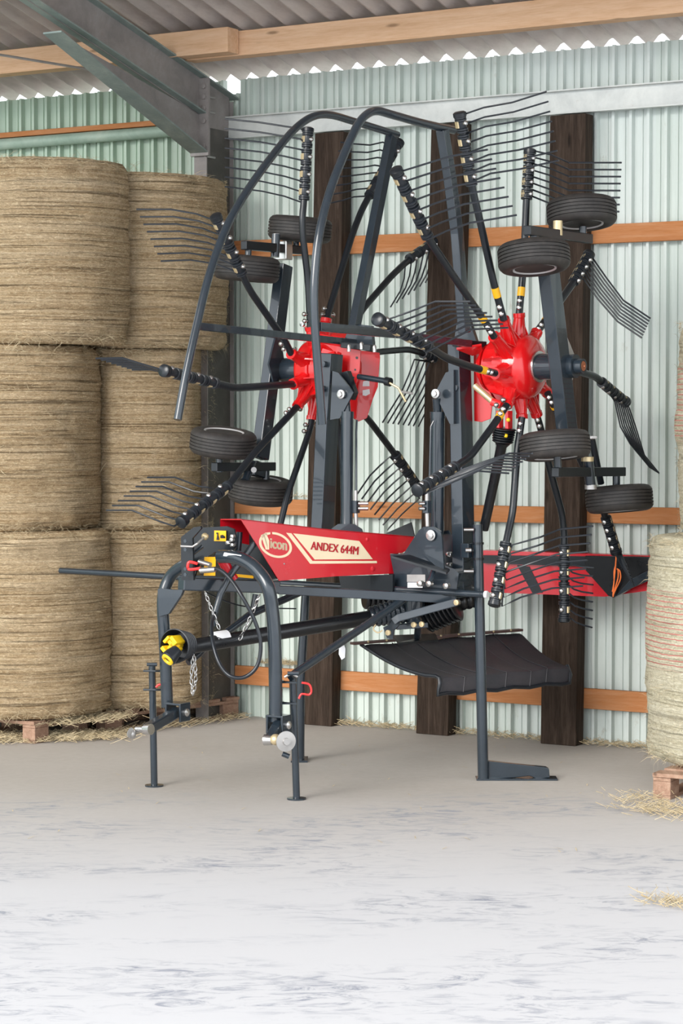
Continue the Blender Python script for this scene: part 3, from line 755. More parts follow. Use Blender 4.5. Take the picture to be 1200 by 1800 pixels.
bogie(2, [(975, 783, -4, -6), (1088, 877, -4, -5)], [(975, 830), (1094, 829)], 0.30, [(979, 800, 981, 838, 0.022, 'slate'), (1083, 822, 1083, 860, 0.022, 'slate'), (1033, 806, 1038, 858, 0.030, 'slate'), (1032, 803, 1032, 811, 0.036, 'brass'), (1038, 852, 1038, 860, 0.034, 'zinc')])
bogie(1, [(527, 403, 5, 3), (434, 472, 5, 2)], [(428, 431), (528, 440)], -0.32, [(437, 425, 436, 450, 0.02, 'slate'), (520, 425, 520, 445, 0.02, 'slate'), (485, 412, 483, 452, 0.027, 'slate'), (485, 418, 485, 411, 0.024, 'zinc')])
bogie(1, [(392, 778, 6, 8), (458, 862, 5, 7)], [(376, 821), (480, 820)], -0.32, [(385, 800, 385, 830, 0.022, 'slate'), (468, 815, 467, 850, 0.022, 'slate'), (443, 812, 430, 845, 0.026, 'slate')])
a = RP(1, 497, 440, -0.34)
MB().bar(a + V((0, 0, -0.06)), a + V((0, 0, 0.055)), LV, 0.10, 0.07).build('pivot_block', M['chrome'], rake, bevel=0.006, smooth=False)
MB().bar(RP(1, 452, 838, -0.33), RP(1, 455, 812, -0.33), LV, 0.05, 0.1).build('pivot_block', M['slate'], rake, bevel=0.006, smooth=False)
MB().tube([RP(1, 444, 826, -0.30), RP(1, 446, 826, -0.28)], 0.018, 8).build('pivot_nut', M['zinc'], rake)
MB().tube([RP(2, 1040, 772, 0.2), RP(2, 1056, 850, 0.2)], 0.02, 10).build('track_rod', M['black'], rake)
MB().tube([RP(2, 1037, 769, 0.3), RP(2, 1047, 769, 0.3)], 0.008, 8).build('reflector', M['white'], rake)

# --- lift arms (upright box sections) with gussets and pins
la1 = boxbeam('lift_arm', [P(583, 622, 13.27), P(575, 740, 13.27), P(566, 935, 13.27)], 0.078, 0.125, M['slate'], LV)
la2 = boxbeam('lift_arm', [P(806, 600, 12.92), P(811, 760, 12.92), P(815, 1040, 12.92)], 0.075, 0.13, M['slate'], LV)
def gplate(name, px, z, thick, m=None, parent=rake, n=None, bev=0.0):
    """steel plate: outline in picture pixels on a vertical plane through depth z facing n"""
    n = n or FV; c = P(sum(p[0] for p in px) / len(px), sum(p[1] for p in px) / len(px), z)
    poly = [on_plane(x, y, c, n) for x, y in px]
    return MB().prism(poly, -n * thick).build(name, m or M['slate'], parent, smooth=False, bevel=bev)
gplate('gusset', [(584, 652), (594, 655), (621, 690), (597, 735), (580, 738)], 13.17, 0.012, parent=la1)
gplate('gusset', [(598, 655), (610, 652), (623, 690), (618, 703), (606, 690)], 13.2, 0.04, M['black'], la1)
gplate('gusset', [(797, 650), (783, 655), (764, 691), (790, 745), (797, 745)], 12.86, 0.03, parent=la2)
for (x, y, z, q) in ((601, 693, 13.15, la1), (767, 692, 12.84, la2)):
    MB().lathe(P(x, y, z), FV, [(0, 0.026), (0.016, 0.026), (0.018, 0.016), (0.03, 0.015), (0.031, 0.0)], 18).build('pivot_pin', M['chrome'], q)
for (x, y, z, q) in ((568, 640, 13.20, la1), (566, 683, 13.20, la1), (800, 605, 12.86, la2), (800, 682, 12.86, la2)):
    MB().lathe(P(x, y, z), FV, [(-0.02, 0.018), (0.008, 0.018), (0.009, 0.012)], 12).build('bolt', M['slate'], q)
# stepped black top bracket above each rotor
gplate('top_bracket', [(616, 568), (652, 573), (655, 612), (602, 605)], 13.45, 0.03, M['slate'])
gplate('top_bracket', [(804, 560), (822, 556), (838, 604), (796, 608)], 12.95, 0.03, M['slate'])
MB().bar(P(603, 606, 13.3), P(655, 612, 13.2), (0, 0, 1), 0.035, 0.06).build('top_clamp', M['black'], rake, bevel=0.003)
MB().bar(P(800, 603, 12.8), P(850, 606, 12.9), (0, 0, 1), 0.035, 0.06).build('top_clamp', M['black'], rake, bevel=0.003)
for (x, y, z) in ((613, 612, 13.2), (635, 608, 13.2), (658, 613, 13.15)):
    MB().lathe(P(x, y, z), (0, 0, 1), [(-0.02, 0.012), (0.012, 0.012), (0.022, 0.007), (0.024, 0)], 10).build('bolt', M['chrome'], rake)

# --- red brackets between lift arm and rotor
def redplate(name, px, z, n, th=0.010, holes=()):
    c = P(sum(p[0] for p in px) / len(px), sum(p[1] for p in px) / len(px), z)
    poly = [on_plane(x, y, c, n) for x, y in px]
    o = MB().prism(poly, -n * th).build(name, M['red'], rake, smooth=False, bevel=0.002)
    for hx, hy, hr, mm in holes:
        if isinstance(hr, tuple):
            q = [on_plane(hx + dx, hy + dy, c, n) + n * 0.0012 for dx, dy in hr]
            MB().prism(q, -n * (th + 0.0024)).build('slot', M[mm], o, smooth=False)
        else: MB().lathe(on_plane(hx, hy, c, n) + n * 0.0012, -n, [(0, hr), (th + 0.002, hr)], 12).build('hole', M[mm], o)
    return o
redplate('bracket_plate', [(570, 604), (634, 616), (632, 650), (624, 685), (612, 672), (598, 640), (560, 628)], 13.38, (FV * 0.9 + LV * 0.3).normalized(), holes=[(627, 629, 0.008, 'black'), (624, 650, 0.006, 'black'), (621, 664, 0.007, 'black')])
redplate('bracket_plate', [(633, 616), (667, 620), (668, 628), (664, 680), (655, 702), (645, 735), (630, 741), (622, 736), (620, 700), (630, 660)], 13.5, (LV * 0.75 + FV * 0.66).normalized(), holes=[(643, 674, ((-5, -4), (6, -5), (6, 5), (-6, 5)), 'white'), (643, 690, ((-6, -4), (6, -6), (7, 2), (0, 6), (-6, 5)), 'white')])
redplate('bracket_cheek', [(600, 702), (621, 665), (633, 660), (626, 736), (621, 736)], 13.48, (LV * 0.3 + FV * 0.9).normalized())
redplate('bracket_plate', [(832, 620), (848, 612), (853, 670), (866, 700), (862, 736), (846, 742), (833, 740)], 12.98, (FV * 0.92 + LV * 0.2).normalized())
redplate('bracket_cheek', [(847, 612), (874, 618), (880, 700), (866, 712), (853, 670)], 13.0, (LV * 0.6 + FV * 0.7).normalized())
MB().prism([P(802, 611, 12.75), P(846, 604, 12.8), P(848, 616, 12.85), P(830, 622, 12.9)], V((0, 0, -0.012))).build('bracket_top', M['red'], rake, smooth=False)
MB().prism([P(540, 580, 13.5), P(600, 572, 13.7), P(632, 602, 13.6), P(634, 618, 13.5), P(566, 604, 13.52)], V((0, 0.10, -0.01))).build('bracket_top', M['red'], rake, smooth=False)
for C, sg in ((C1, -1), (C2, 1)):
    MB().lathe(C - LV * sg * 0.20, -LV * sg, [(0, 0.14), (0.02, 0.13), (0.03, 0.08), (0.06, 0.08), (0.06, 0)], 32).build('rotor_neck', M['red'], rake)
# locking bar and little lever at the left rotor, brass damper at the right one
lv = MB().tube([P(630, 662, 13.25), P(680, 670, 13.1)], 0.017, 12).build('lock_cylinder', M['slate'], rake)
MB().tube([P(678, 670, 13.1), P(686, 672, 13.08)], 0.026, 12).build('knuckle', M['black'], lv)
MB().tube([P(684, 673, 13.08), P(700, 682, 13.05), P(713, 706, 13.05)], 0.007, 8).build('clip_rod', M['brass'], lv)
MB().tube([P(703, 688, 13.05), P(726, 692, 13.05)], 0.007, 8).build('clip_rod', M['zinc'], lv)
MB().tube([P(834, 678, 12.75), P(866, 706, 12.7)], 0.019, 12).build('damper', M['brass'], rake)
MB().tube([P(864, 706, 12.7), P(880, 712, 12.68)], 0.022, 12).build('damper_end', M['redplastic'], rake)
for (x, y) in ((872, 712), (884, 703), (893, 716)): MB().ball(P(x, y, 12.62), 0.016).build('bolt', M['chrome'], rake)

# --- lift cylinders
def cyl(a, b2, c, r, parent=rake):
    o = MB().lathe(b2, (c - b2), [(0, 0.0), (0, r), ((c - b2).length, r), ((c - b2).length, 0)], 28).build('hydraulic_cylinder', M['slate'], parent)
    MB().lathe(b2, (a - b2), [(0, r * .62), ((a - b2).length, r * .62)], 20).build('piston_rod', M['slate'], o)
    MB().lathe(b2, (c - b2), [(-0.008, 0), (-0.008, r * 1.08), (0.03, r * 1.08), (0.03, r)], 24).build('gland', M['slate'], o)
    return o
cy1 = cyl(P(607, 690, 13.18), P(610, 726, 13.18), P(609, 935, 13.15), 0.036)
cy2 = cyl(P(767, 700, 12.9), P(769, 726, 12.92), P(768, 940, 12.95), 0.040)
MB().tube([P(627, 738, 13.2), P(626, 760, 13.2), P(626, 870, 13.15), P(627, 925, 13.15)], 0.006, 8).build('oil_pipe', M['slate'], cy1)
MB().tube([P(762, 740, 12.85), P(757, 750, 12.85), P(755, 830, 12.85), P(752, 930, 12.85)], 0.006, 8).build('oil_pipe', M['slate'], cy2)
for (x, z) in ((625, 13.15), (750, 12.83)):
    vb = MB().bar(P(x, 880, z), P(x, 902, z), LV, 0.035, 0.04).build('valve_block', M['slate'], rake, smooth=False, bevel=0.003)
    for yy in (885, 894): MB().tube([P(x + (5 if x < 700 else -5), yy, z - .02), P(x + (22 if x < 700 else -14), yy, z - .03)], 0.011, 10).build('fitting', M['chrome'], vb)
    MB().tube([P(x, 900, z), P(x + 1, 925, z)], 0.012, 10).build('fitting', M['zinc'], vb)
    MB().tube([P(x, 862, z), P(x, 880, z)], 0.012, 10).build('fitting', M['zinc'], vb)

# --- curved guard rails
def bez(pts, n=6):
    out = []
    k = len(pts)
    for i in range(k - 1):
        p0, p1, p2, p3 = pts[max(i - 1, 0)], pts[i], pts[i + 1], pts[min(i + 2, k - 1)]
        for j in range(n):
            t = j / n
            out.append(0.5 * ((2 * p1) + (p2 - p0) * t + (2 * p0 - 5 * p1 + 4 * p2 - p3) * t * t + (3 * p1 - p0 - 3 * p2 + p3) * t ** 3))
    out.append(pts[-1]); return out
g1 = [(312, 738), (326, 662), (345, 575), (368, 482), (400, 395), (440, 327), (488, 262), (520, 225), (550, 205), (580, 202), (620, 213), (698, 237)]
g2 = [(566, 746), (558, 640), (552, 545), (553, 480), (562, 405), (580, 335), (603, 275), (625, 226), (642, 203), (662, 195), (690, 202), (740, 216), (797, 229)]
ga = MB().tube(bez([RP(1, x, y, 0.24) for x, y in g1]), 0.0225, 14).build('guard_rail', M['slate'], rake)
gb = MB().tube(bez([RP(2, x, y, -0.24) for x, y in g2]), 0.0225, 14).build('guard_rail', M['slate'], rake)
MB().bar(RP(1, 688, 240, 0.24), RP(1, 622, 578, 0.24), FV, 0.062, 0.05).build('guard_strut', M['slate'], ga, smooth=False, bevel=0.003)
boxbeam('guard_strut', [RP(2, 777, 228, -0.24), RP(2, 790, 310, -0.24), RP(2, 803, 410, -0.24), RP(2, 816, 585, -0.24)], 0.05, 0.062, M['slate'], LV, gb)
MB().bar(RP(1, 344, 573, 0.24), RP(1, 656, 606, 0.24), (0, 0, 1), 0.040, 0.030).build('guard_crossbar', M['slate'], ga, smooth=False, bevel=0.003)
MB().bar(RP(2, 560, 574, -0.24), RP(2, 690, 587, -0.24), (0, 0, 1), 0.045, 0.030).build('guard_crossbar', M['slate'], gb, smooth=False, bevel=0.003)
MB().bar(RP(2, 690, 587, -0.24), RP(2, 826, 604, -0.24), (0, 0, 1), 0.040, 0.030).build('guard_crossbar', M['slate'], gb, smooth=False, bevel=0.003)
MB().lathe(RP(1, 533, 570, 0.1), FV, [(0, .015), (.02, .015), (.022, 0)], 10).build('bolt', M['chrome'], rake)

# --- right rotor drive: fork, bellows, shaft
fk = MB()
for dx in (-8, 8): fk.bar(P(886 + dx, 722, 12.75), P(886 + dx, 764, 12.75), LV, 0.02, 0.05)
fk.build('drive_fork', M['red'], rake, smooth=False, bevel=0.002)
for (x, y) in ((893, 738), (889, 766)): MB().ball(P(x, y, 12.70), 0.012).build('grease_cap', M['yellow'], rake)
def bellows(name, c0, c1, r0, r1, n, m, parent=rake):
    ax = (c1 - c0); L = ax.length; pr = [(0, 0)]
    for i in range(n):
        r = r0 + (r1 - r0) * i / n
        pr += [(L * i / n, r * 0.88), (L * (i + .35) / n, r), (L * (i + .65) / n, r), (L * (i + 1) / n, r * 0.88)]
    pr.append((L, 0))
    return MB().lathe(c0, ax, pr, 28).build(name, m, parent)
bellows('drive_bellows', P(886, 752, 12.75), P(883, 778, 12.76), 0.068, 0.058, 6, M['plastic'])
MB().lathe(P(883, 776, 12.76), P(847, 945, 12.95) - P(883, 776, 12.76), [(0, 0.05), (0.03, 0.03), (0.54, 0.027), (0.54, 0)], 20).build('rotor_shaft', M['plastic'], rake)

# ------------------------------------------------------------------ hitch, frame, hood
hc0, hc1, hc2 = P(387, 912, 12.35), P(690, 1012, 13.0), P(480, 1020, 12.35)
hn = (P(690, 1010, 13.05) - P(430, 950, 12.40)); hn.z = 0; hn.normalize(); HN = V((hn.y, -hn.x, 0))  # face normal towards the viewer
HC = P(560, 960, 12.72)
def HP(x, y, lift=0.0): return on_plane(x, y, HC + HN * lift, HN)
M['letter_red'] = paint('letter_red', (0.42, 0.006, 0.015), 0.4, 0, 0.02)
hood_px = [(423, 912), (575, 930), (728, 943), (720, 965), (706, 972), (685, 973), (697, 1008), (590, 1013), (491, 1021)]
hood = MB().prism([HP(x, y) for x, y in hood_px], -HN * 0.006)
# folded top lip and the far side wall of the hood
topf = [HP(423, 912), HP(575, 930), HP(728, 943)]
back = [P(388, 912, 12.62), P(545, 927, 13.0), P(700, 940, 13.35)]
hood.add([topf[0], topf[1], topf[2], back[2], back[1], back[0]] + [v - V((0, 0, 0.006)) for v in (topf[0], topf[1], topf[2], back[2], back[1], back[0])],
         [(0, 1, 4, 5), (1, 2, 3, 4), (6, 11, 10, 7), (7, 10, 9, 8), (0, 5, 11, 6), (0, 6, 7, 1), (1, 7, 8, 2)])
dn = V((0, 0, -0.11))
hood.add([back[0], back[1], back[2], back[2] + dn, back[1] + dn * 1.6, back[0] + dn, V(back[0]) - hn * 0 + HN * -0.006, back[1] - HN * .006, back[2] - HN * .006, back[2] + dn - HN * .006, back[1] + dn * 1.6 - HN * .006, back[0] + dn - HN * .006],
         [(0, 1, 4, 5), (1, 2, 3, 4), (6, 11, 10, 7), (7, 10, 9, 8)])
hood = hood.build('front_hood', M['hood_red'], rake, smooth=False); hood['label'] = 'red front hood with cream lettering'
def decal(name, px, m, lift=0.0015): return MB().prism([HP(x, y, lift) for x, y in px], -HN * 0.001).build(name, m, hood, smooth=False)
pan = decal('cream_panel', [(515, 937.5), (631, 951), (655, 983), (553, 983.5)], M['cream'])
decal('cream_stripe', [(503, 936.5), (512, 937.5), (549, 986), (662, 986), (662.5, 990), (545, 991)], M['cream'])
# round logo: open ring plus lettering
ring = MB(); vs = []; K = 64
def oval(a, rx, ry):
    ca, sa = math.cos(a), math.sin(a); t = math.radians(22)
    x, y = rx * ca, ry * sa
    return (484 + x * math.cos(t) - y * math.sin(t), 958 + x * math.sin(t) + y * math.cos(t))
for i in range(K + 1):
    a = math.radians(-118) + math.radians(338) * i / K
    w_ = 1.0
    vs += [HP(*oval(a, 30, 21.5), 0.0015), HP(*oval(a, 25.6, 17.6), 0.0015)]
fs = [(2 * i, 2 * i + 1, 2 * i + 3, 2 * i + 2) for i in range(K)]
nv = len(vs); vs += [v - HN * 0.001 for v in vs]; fs += [tuple(nv + q for q in f[::-1]) for f in fs]
ring.add(vs, fs)
ring.prism([HP(x, y, 0.0015) for x, y in [(458.5, 941), (464, 938), (470.5, 959), (471, 966), (467, 966)]], -HN * 0.001)
ring.prism([HP(x, y, 0.0015) for x, y in [(463, 940), (466, 936.5), (475, 935.5), (475, 939), (469, 941), (473, 950), (473, 966), (470.5, 966)]], -HN * 0.001)
ring.build('logo_ring', M['cream'], hood, smooth=False)
def lettering(name, txt, px0, pxr, pxu, m, parent, fn, lift=0.0025, bold=0.0, slant=0.0, space=1.0):
    """text laid out from px0; pxr = pixel vector of the full width, pxu = pixel vector of the cap height"""
    cu = bpy.data.curves.new(name, 'FONT'); cu.body = txt; cu.offset = bold; cu.shear = slant; cu.space_character = space
    cu.resolution_u = 6
    ob = bpy.data.objects.new('tmp_text', cu); scene.collection.objects.link(ob)
    bpy.context.view_layer.update()
    me = bpy.data.meshes.new_from_object(ob.evaluated_get(bpy.context.evaluated_depsgraph_get()))
    bpy.data.objects.remove(ob); bpy.data.curves.remove(cu)
    xs = [v.co.x for v in me.vertices]; ys = [v.co.y for v in me.vertices]
    x0, x1, y0, y1 = min(xs), max(xs), min(ys), max(ys)
    mb = MB()
    vv = []
    for v in me.vertices:
        u, w = (v.co.x - x0) / (x1 - x0), (v.co.y - y0) / (y1 - y0)
        vv.append(fn(px0[0] + pxr[0] * u + pxu[0] * w, px0[1] + pxr[1] * u + pxu[1] * w, lift))
    mb.add(vv, [tuple(p.vertices) for p in me.polygons]); bpy.data.meshes.remove(me)
    return mb.build(name, m, parent, smooth=False)
for k_ in range(3): lettering('lettering', 'icon', (474.5 + 0.5 * k_, 963.5), (29, 4.5), (0, -17.5), M['cream'], hood, HP, 0.0018, 0.015)
for k_ in range(4): lettering('lettering', 'ANDEX 644M', (545.5 + 0.45 * k_, 966), (84, 9.5), (0, -14.5), M['letter_red'], hood, HP, 0.0030 + 0.0003 * k_, 0.0, 0.12)
for (x, y, r_) in ((499, 991, 0.005), (645, 948, 0.012), (655, 1000, 0.016)):
    MB().lathe(HP(x, y, 0.0), HN, [(0, r_), (0.003, r_), (0.005, r_ * 0.6), (0.0055, 0)], 16).build('rivet', M['chrome'] if r_ < .01 else M['hood_red'], hood)

# long cross tube with white end cap
CT0, CT1 = P(106, 1003, 14.25), P(852, 1045, 12.68)
ct = MB().tube([CT0, CT1], 0.0195, 14).build('cross_tube', M['slate'], rake)
MB().lathe(CT1, (CT1 - CT0), [(0, 0.021), (0.014, 0.021), (0.018, 0.017), (0.018, 0)], 16).build('end_cap', M['white'], ct)
for x, y, z in ((733, 1039, 13.0), (843, 1044, 12.68)): MB().lathe(P(x, y, z) - V((0, 0.02, 0)), (0, -1, 0), [(0, 0.004), (0.001, 0.004)], 10).build('hole', M['plastic'], ct)
# main frame beams
MB().bar(P(318, 1026, 12.40), P(487, 1032, 12.75), (0, 0, 1), 0.072, 0.07).build('headstock_beam', M['slate'], rake, smooth=False, bevel=0.006)
MB().bar(P(487, 1036, 12.75), P(800, 1053, 12.85), (0, 0, 1), 0.05, 0.07).build('frame_beam', M['slate'], rake, smooth=False, bevel=0.004)
gplate('frame_side', [(680, 990), (700, 985), (770, 1000), (806, 1012), (808, 1050), (690, 1052)], 12.95, 0.10, M['slate'])
gplate('frame_side', [(595, 1013), (690, 1010), (690, 1040), (600, 1036)], 13.05, 0.02, M['black'])
gplate('frame_box', [(685, 974), (722, 974), (798, 1000), (806, 1008), (800, 1052), (700, 1048)], 12.90, 0.16, M['slate'])
# pivot bracket for the right cylinder
pv = gplate('pivot_bracket', [(708, 975), (736, 932), (744, 926), (762, 926), (774, 934), (776, 945), (780, 1001)], 12.76, 0.014)
gplate('pivot_bracket', [(772, 975), (778, 934), (788, 932), (794, 945), (800, 1040), (776, 1030)], 12.98, 0.014)
MB().lathe(P(757, 941, 12.74), FV, [(0, 0.030), (0.004, 0.030), (0.005, 0.02), (0.018, 0.02), (0.02, 0)], 20).build('pivot_pin', M['chrome'], pv)
MB().prism([P(688, 977, 12.70), P(720, 975, 12.75), P(790, 1000, 12.75), P(784, 1006, 12.62)], V((0, 0, -0.012))).build('bracket_shelf', M['black'], rake, smooth=False)
gplate('pivot_bracket', [(584, 928), (594, 921), (620, 921), (634, 930), (636, 936), (582, 930)], 13.1, 0.014)
for x, y, z in ((789, 975, 12.9), (789, 994, 12.9), (803, 1026, 12.85), (784, 1030, 12.7), (738, 1026, 12.68), (754, 1026, 12.66), (802, 1059, 12.7)):
    MB().lathe(P(x, y, z), FV, [(-0.02, 0.017), (0.010, 0.017), (0.014, 0.01), (0.015, 0)], 12).build('bolt', M['chrome'], rake)
MB().tube([P(762, 1002, 12.7), P(758, 1016, 12.68), P(752, 1026, 12.66)], 0.014, 8).build('latch', M['slate'], rake)
gplate('type_plate', [(715, 1010), (747, 1010), (747, 1023), (715, 1023)], 12.80, 0.003, M['zinc'])
gplate('white_label', [(716, 1024), (742, 1024), (742, 1033), (716, 1033)], 12.80, 0.003, M['white'])
# front plate pair of the headstock with slots and pins
hp = gplate('headstock_plate', [(345, 928), (398, 925), (411, 930), (415, 948), (415, 962), (407, 969), (378, 970), (352, 984), (340, 1018), (322, 1018), (318, 1000), (318, 945)], 12.42, 0.012, M['black'])
hp2 = gplate('headstock_plate', [(318, 944), (340, 927), (352, 925), (353, 929), (338, 946), (340, 1020), (319, 1020)], 12.22, 0.014, M['black'])
for yy in (951, 966, 1000, 1010): MB().lathe(P(326, yy, 12.2), FV, [(0, 0.010), (0.004, 0.010), (0.004, 0)], 12).build('bolt', M['slate'], hp2)
MB().tube([P(317, 960, 12.2), P(338, 961, 12.2), P(346, 956, 12.2), P(358, 945, 12.25)], 0.0055, 8).build('locking_rod', M['zinc'], hp2)
MB().ball(P(360, 943, 12.3), 0.020, 14).build('rod_knob', M['brass'], hp2)
MB().tube([P(335, 1012, 12.3), P(333, 978, 12.3), P(356, 960, 12.3)], 0.012, 10).build('handle', M['slate'], hp)
st = gplate('warning_sticker', [(376.5, 932.5), (397, 933), (397, 951.5), (376, 951)], 12.368, 0.002, M['sticker'], hp)
gplate('pictogram', [(380, 949), (382, 936), (384, 944), (385, 949)], 12.368, 0.002, M['plastic'], hp)
gplate('pictogram', [(387, 941), (391, 940), (395, 943), (395, 946), (387, 946)], 12.352, 0.002, M['plastic'], hp)
gplate('pictogram', [(380, 936), (383, 936), (383, 939), (380, 939)], 12.368, 0.002, M['plastic'], hp)
gplate('warning_sticker', [(359, 979), (379, 979), (378, 1012), (358, 1012)], 12.33, 0.002, M['sticker'], hp)
for x, y in ((410, 949), (403, 954), (411, 958), (411, 943)): MB().lathe(P(x, y, 12.325), FV, [(0, 0.012), (0.022, 0.012), (0.026, 0.006), (0.026, 0)], 10).build('bolt', M['chrome'], hp)
MB().tube([P(421, 935, 12.55), P(418, 968, 12.55)], 0.018, 12).build('pin_tube', M['slate'], rake)
gplate('side_plate', [(412, 932), (440, 935), (486, 1018), (420, 1020), (405, 990)], 12.75, 0.02, M['black'])
MB().tube([P(447, 955, 12.5), P(404, 1012, 12.45), P(387, 1045, 12.4), P(376, 1085, 12.38), P(374, 1100, 12.38)], 0.0185, 12).build('diagonal_strut', M['slate'], rake)
MB().bar(P(408, 1011, 12.5), P(440, 1014, 12.6), (0, 0, 1), 0.016, 0.05).build('yellow_tag', M['sticker'], rake)
MB().tube([P(385, 975, 12.45), P(410, 1018, 12.5)], 0.03, 10).build('inner_cover', M['hood_red'], rake)
# the big bent hitch hoop
hr = [(484, 1268), (484, 1200), (482, 1120), (478, 1070), (470, 1030), (452, 1003), (432, 987), (408, 979), (386, 978)]
hoop = MB().tube(bez([P(x, y, 12.08 + (0.22 * max(0, (470 - x) / 84))) for x, y in hr]), 0.0365, 20).build('hitch_leg', M['slate'], rake)
hl = [(294, 1243), (292, 1190), (289, 1120), (286, 1070), (288, 1040), (299, 1014), (316, 998), (336, 988)]
hoop2 = MB().tube(bez([P(x, y, 12.52 - (0.1 * max(0, (x - 300) / 36))) for x, y in hl]), 0.0335, 20).build('hitch_leg', M['slate'], rake)
gplate('gusset', [(277, 1036), (282, 1034), (307, 1037), (322, 1036), (318, 1046), (296, 1079), (279, 1084)], 12.44, 0.02, parent=hoop2)
gplate('white_label', [(394, 971), (424, 976), (420, 982), (392, 977)], 12.20, 0.003, M['white'], hoop)
# lower link pins
def lowlink(px, z, leg, out):
    (cx, cy), (bx_, by_), (ex, ey) = px
    w = LV
    c = P(cx, cy, z)
    cl = MB(); cl.bar(c + w * -0.055, c + w * -0.042, (0, 0, 1), 0.10, 0.09); cl.bar(c + w * 0.042, c + w * 0.055, (0, 0, 1), 0.10, 0.09); cl.bar(c - w * 0.055 + V((0, 0, .045)), c + w * 0.055 + V((0, 0, .045)), (0, 0, 1), 0.012, 0.09)
    k = cl.build('clevis', M['slate'], leg, smooth=False, bevel=0.004)
    MB().lathe(c + w * 0.055, w, [(0, 0.022), (0.012, 0.022), (0.016, 0.012), (0.02, 0)], 14).build('clevis_nut', M['chrome'], leg)
    b_ = P(bx_, by_, out[0]); e = P(ex, ey, out[1])
    MB().bar(c, b_, (0, 0, 1), 0.055, 0.05).build('link_arm', M['slate'], leg, smooth=False, bevel=0.008)
    d = (e - b_).normalized()
    MB().lathe(b_, d, [(-0.03, 0.03), (0.015, 0.026), (0.017, 0.018), (0.07, 0.018)], 18).build('link_pin', M['chrome'], leg)
    return e
e1 = lowlink([(312, 1251), (258, 1282), (236, 1282)], 12.42, hoop2, (12.1, 12.15))
MB().ball(P(231, 1290, 12.12), 0.026, 16).build('linch_ring', M['zinc'], hoop2)
MB().lathe(P(228, 1288, 12.1), LV, [(0, 0.02), (0.008, 0.028), (0.012, 0)], 20).build('linch_plate', M['zinc'], hoop2)
lowlink([(490, 1273), (474, 1301), (492, 1302)], 12.05, hoop, (11.9, 11.88))
MB().lathe(P(502, 1303, 11.86), (LV + FV * 0.7).normalized(), [(0, 0.0), (0, 0.054), (0.006, 0.054), (0.008, 0.02), (0.02, 0.018), (0.02, 0)], 28).build('linch_plate', M['zinc'], hoop)
MB().ball(P(484, 1300, 11.88), 0.030, 16).build('link_ball', M['brass'], hoop)
MB().tube([P(496, 1325, 11.9), P(508, 1330, 11.9)], 0.014, 10).build('linch_ring', M['slate'], hoop)
# front parking jacks
def jack(x0, y0, x1, y1, z, leg, plates, side):
    top = P(x0, y0, z); foot = flo(x1, y1); foot = V((foot.x, foot.y, 0)); top = P(x0, y0, foot.y)
    j = MB().tube([foot + V((0, 0, 0.012)), top], 0.0195, 16)
    j.lathe(foot, (0, 0, 1), [(0, 0.0), (0.0, 0.052), (0.008, 0.052), (0.012, 0.02)], 28)
    j = j.build('parking_jack', M['slate'], rake)
    for yy in plates:
        c = P(x0 + 1, yy, foot.y); q = c + V((side, 0, 0))
        MB().prism([c + V((-0.05, -0.03, 0)), c + V((-0.05, 0.04, 0)), q + V((0, 0.04, 0)), q + V((0, -0.02, 0)), c + V((0.02, -0.04, 0))], V((0, 0, 0.010))).build('jack_lug', M['slate'], j, smooth=False, bevel=0.002)
    return j
j1 = jack(267, 1166, 271, 1382, 12.5, hoop2, (1180, 1213), 0.09)
j2 = jack(514, 1184, 521, 1405, 12.1, hoop, (1200, 1237), -0.11)
MB().tube([P(505, 1184, 12.1), P(525, 1184, 12.1)], 0.012, 8).build('jack_pin', M['slate'], j2)
MB().tube(bez([P(530, 1200, 12.1), P(543, 1203, 12.1), P(547, 1214, 12.1), P(543, 1221, 12.1), P(530, 1220, 12.1), P(525, 1228, 12.1)]), 0.0055, 8).build('pull_loop', M['redplastic'], j2)
MB().tube([P(274, 1208, 12.45), P(278, 1204, 12.45), P(282, 1203, 12.45)], 0.006, 8).build('pull_loop', M['redplastic'], j1)
MB().tube([P(258, 1168, 12.5), P(276, 1168, 12.5)], 0.010, 8).build('jack_pin', M['slate'], j1)
# braces
MB().tube([P(510, 1190, 12.15), P(524, 1180, 12.2), P(715, 1050, 12.85)], 0.0225, 14).build('brace_tube', M['slate'], rake)
MB().tube([P(345, 1150, 12.7), P(440, 1080, 13.0), P(535, 1038, 13.2)], 0.0215, 12).build('brace_tube', M['slate'], rake)
MB().tube([P(500, 1190, 12.1), P(512, 1184, 12.1), P(523, 1190, 12.1)], 0.008, 8).build('brace_bolt', M['chrome'], rake)
# rear stands
f1 = flo(526, 1338); t1 = P(537, 1044, f1.y)
s1 = MB().tube([f1 + V((0, 0, 0.01)), P(528, 1200, f1.y), t1], [0.030, 0.028, 0.026], 14).build('parking_stand', M['slate'], rake)
MB().prism([f1 + V((-0.03, 0, 0)), f1 + V((0.03, 0, 0)), f1 + V((0.03, 0, 0.22)), f1 + V((0.01, 0, 0.5))], V((0, 0.06, 0))).build('stand_web', M['slate'], s1, smooth=False)
MB().box((f1.x - 0.05, f1.y - 0.06, 0), (f1.x + 0.05, f1.y + 0.12, 0.012)).build('foot_plate', M['slate'], s1, smooth=False)
f2 = flo(849, 1371)
s2 = MB().tube([f2 + V((0, 0, 0.01)), P(842, 1045, f2.y), P(839, 922, f2.y)], [0.0315, 0.0285, 0.0285], 18).build('parking_stand', M['slate'], rake)
ft = [(858, 1338), (892, 1342), (960, 1349), (965, 1352), (966, 1367), (943, 1370), (936, 1366), (930, 1364), (905, 1367), (858, 1370)]
MB().prism([P(x, y, f2.y) for x, y in ft], V((0, 0.05, 0))).build('stand_foot', M['slate'], s2, smooth=False, bevel=0.004)
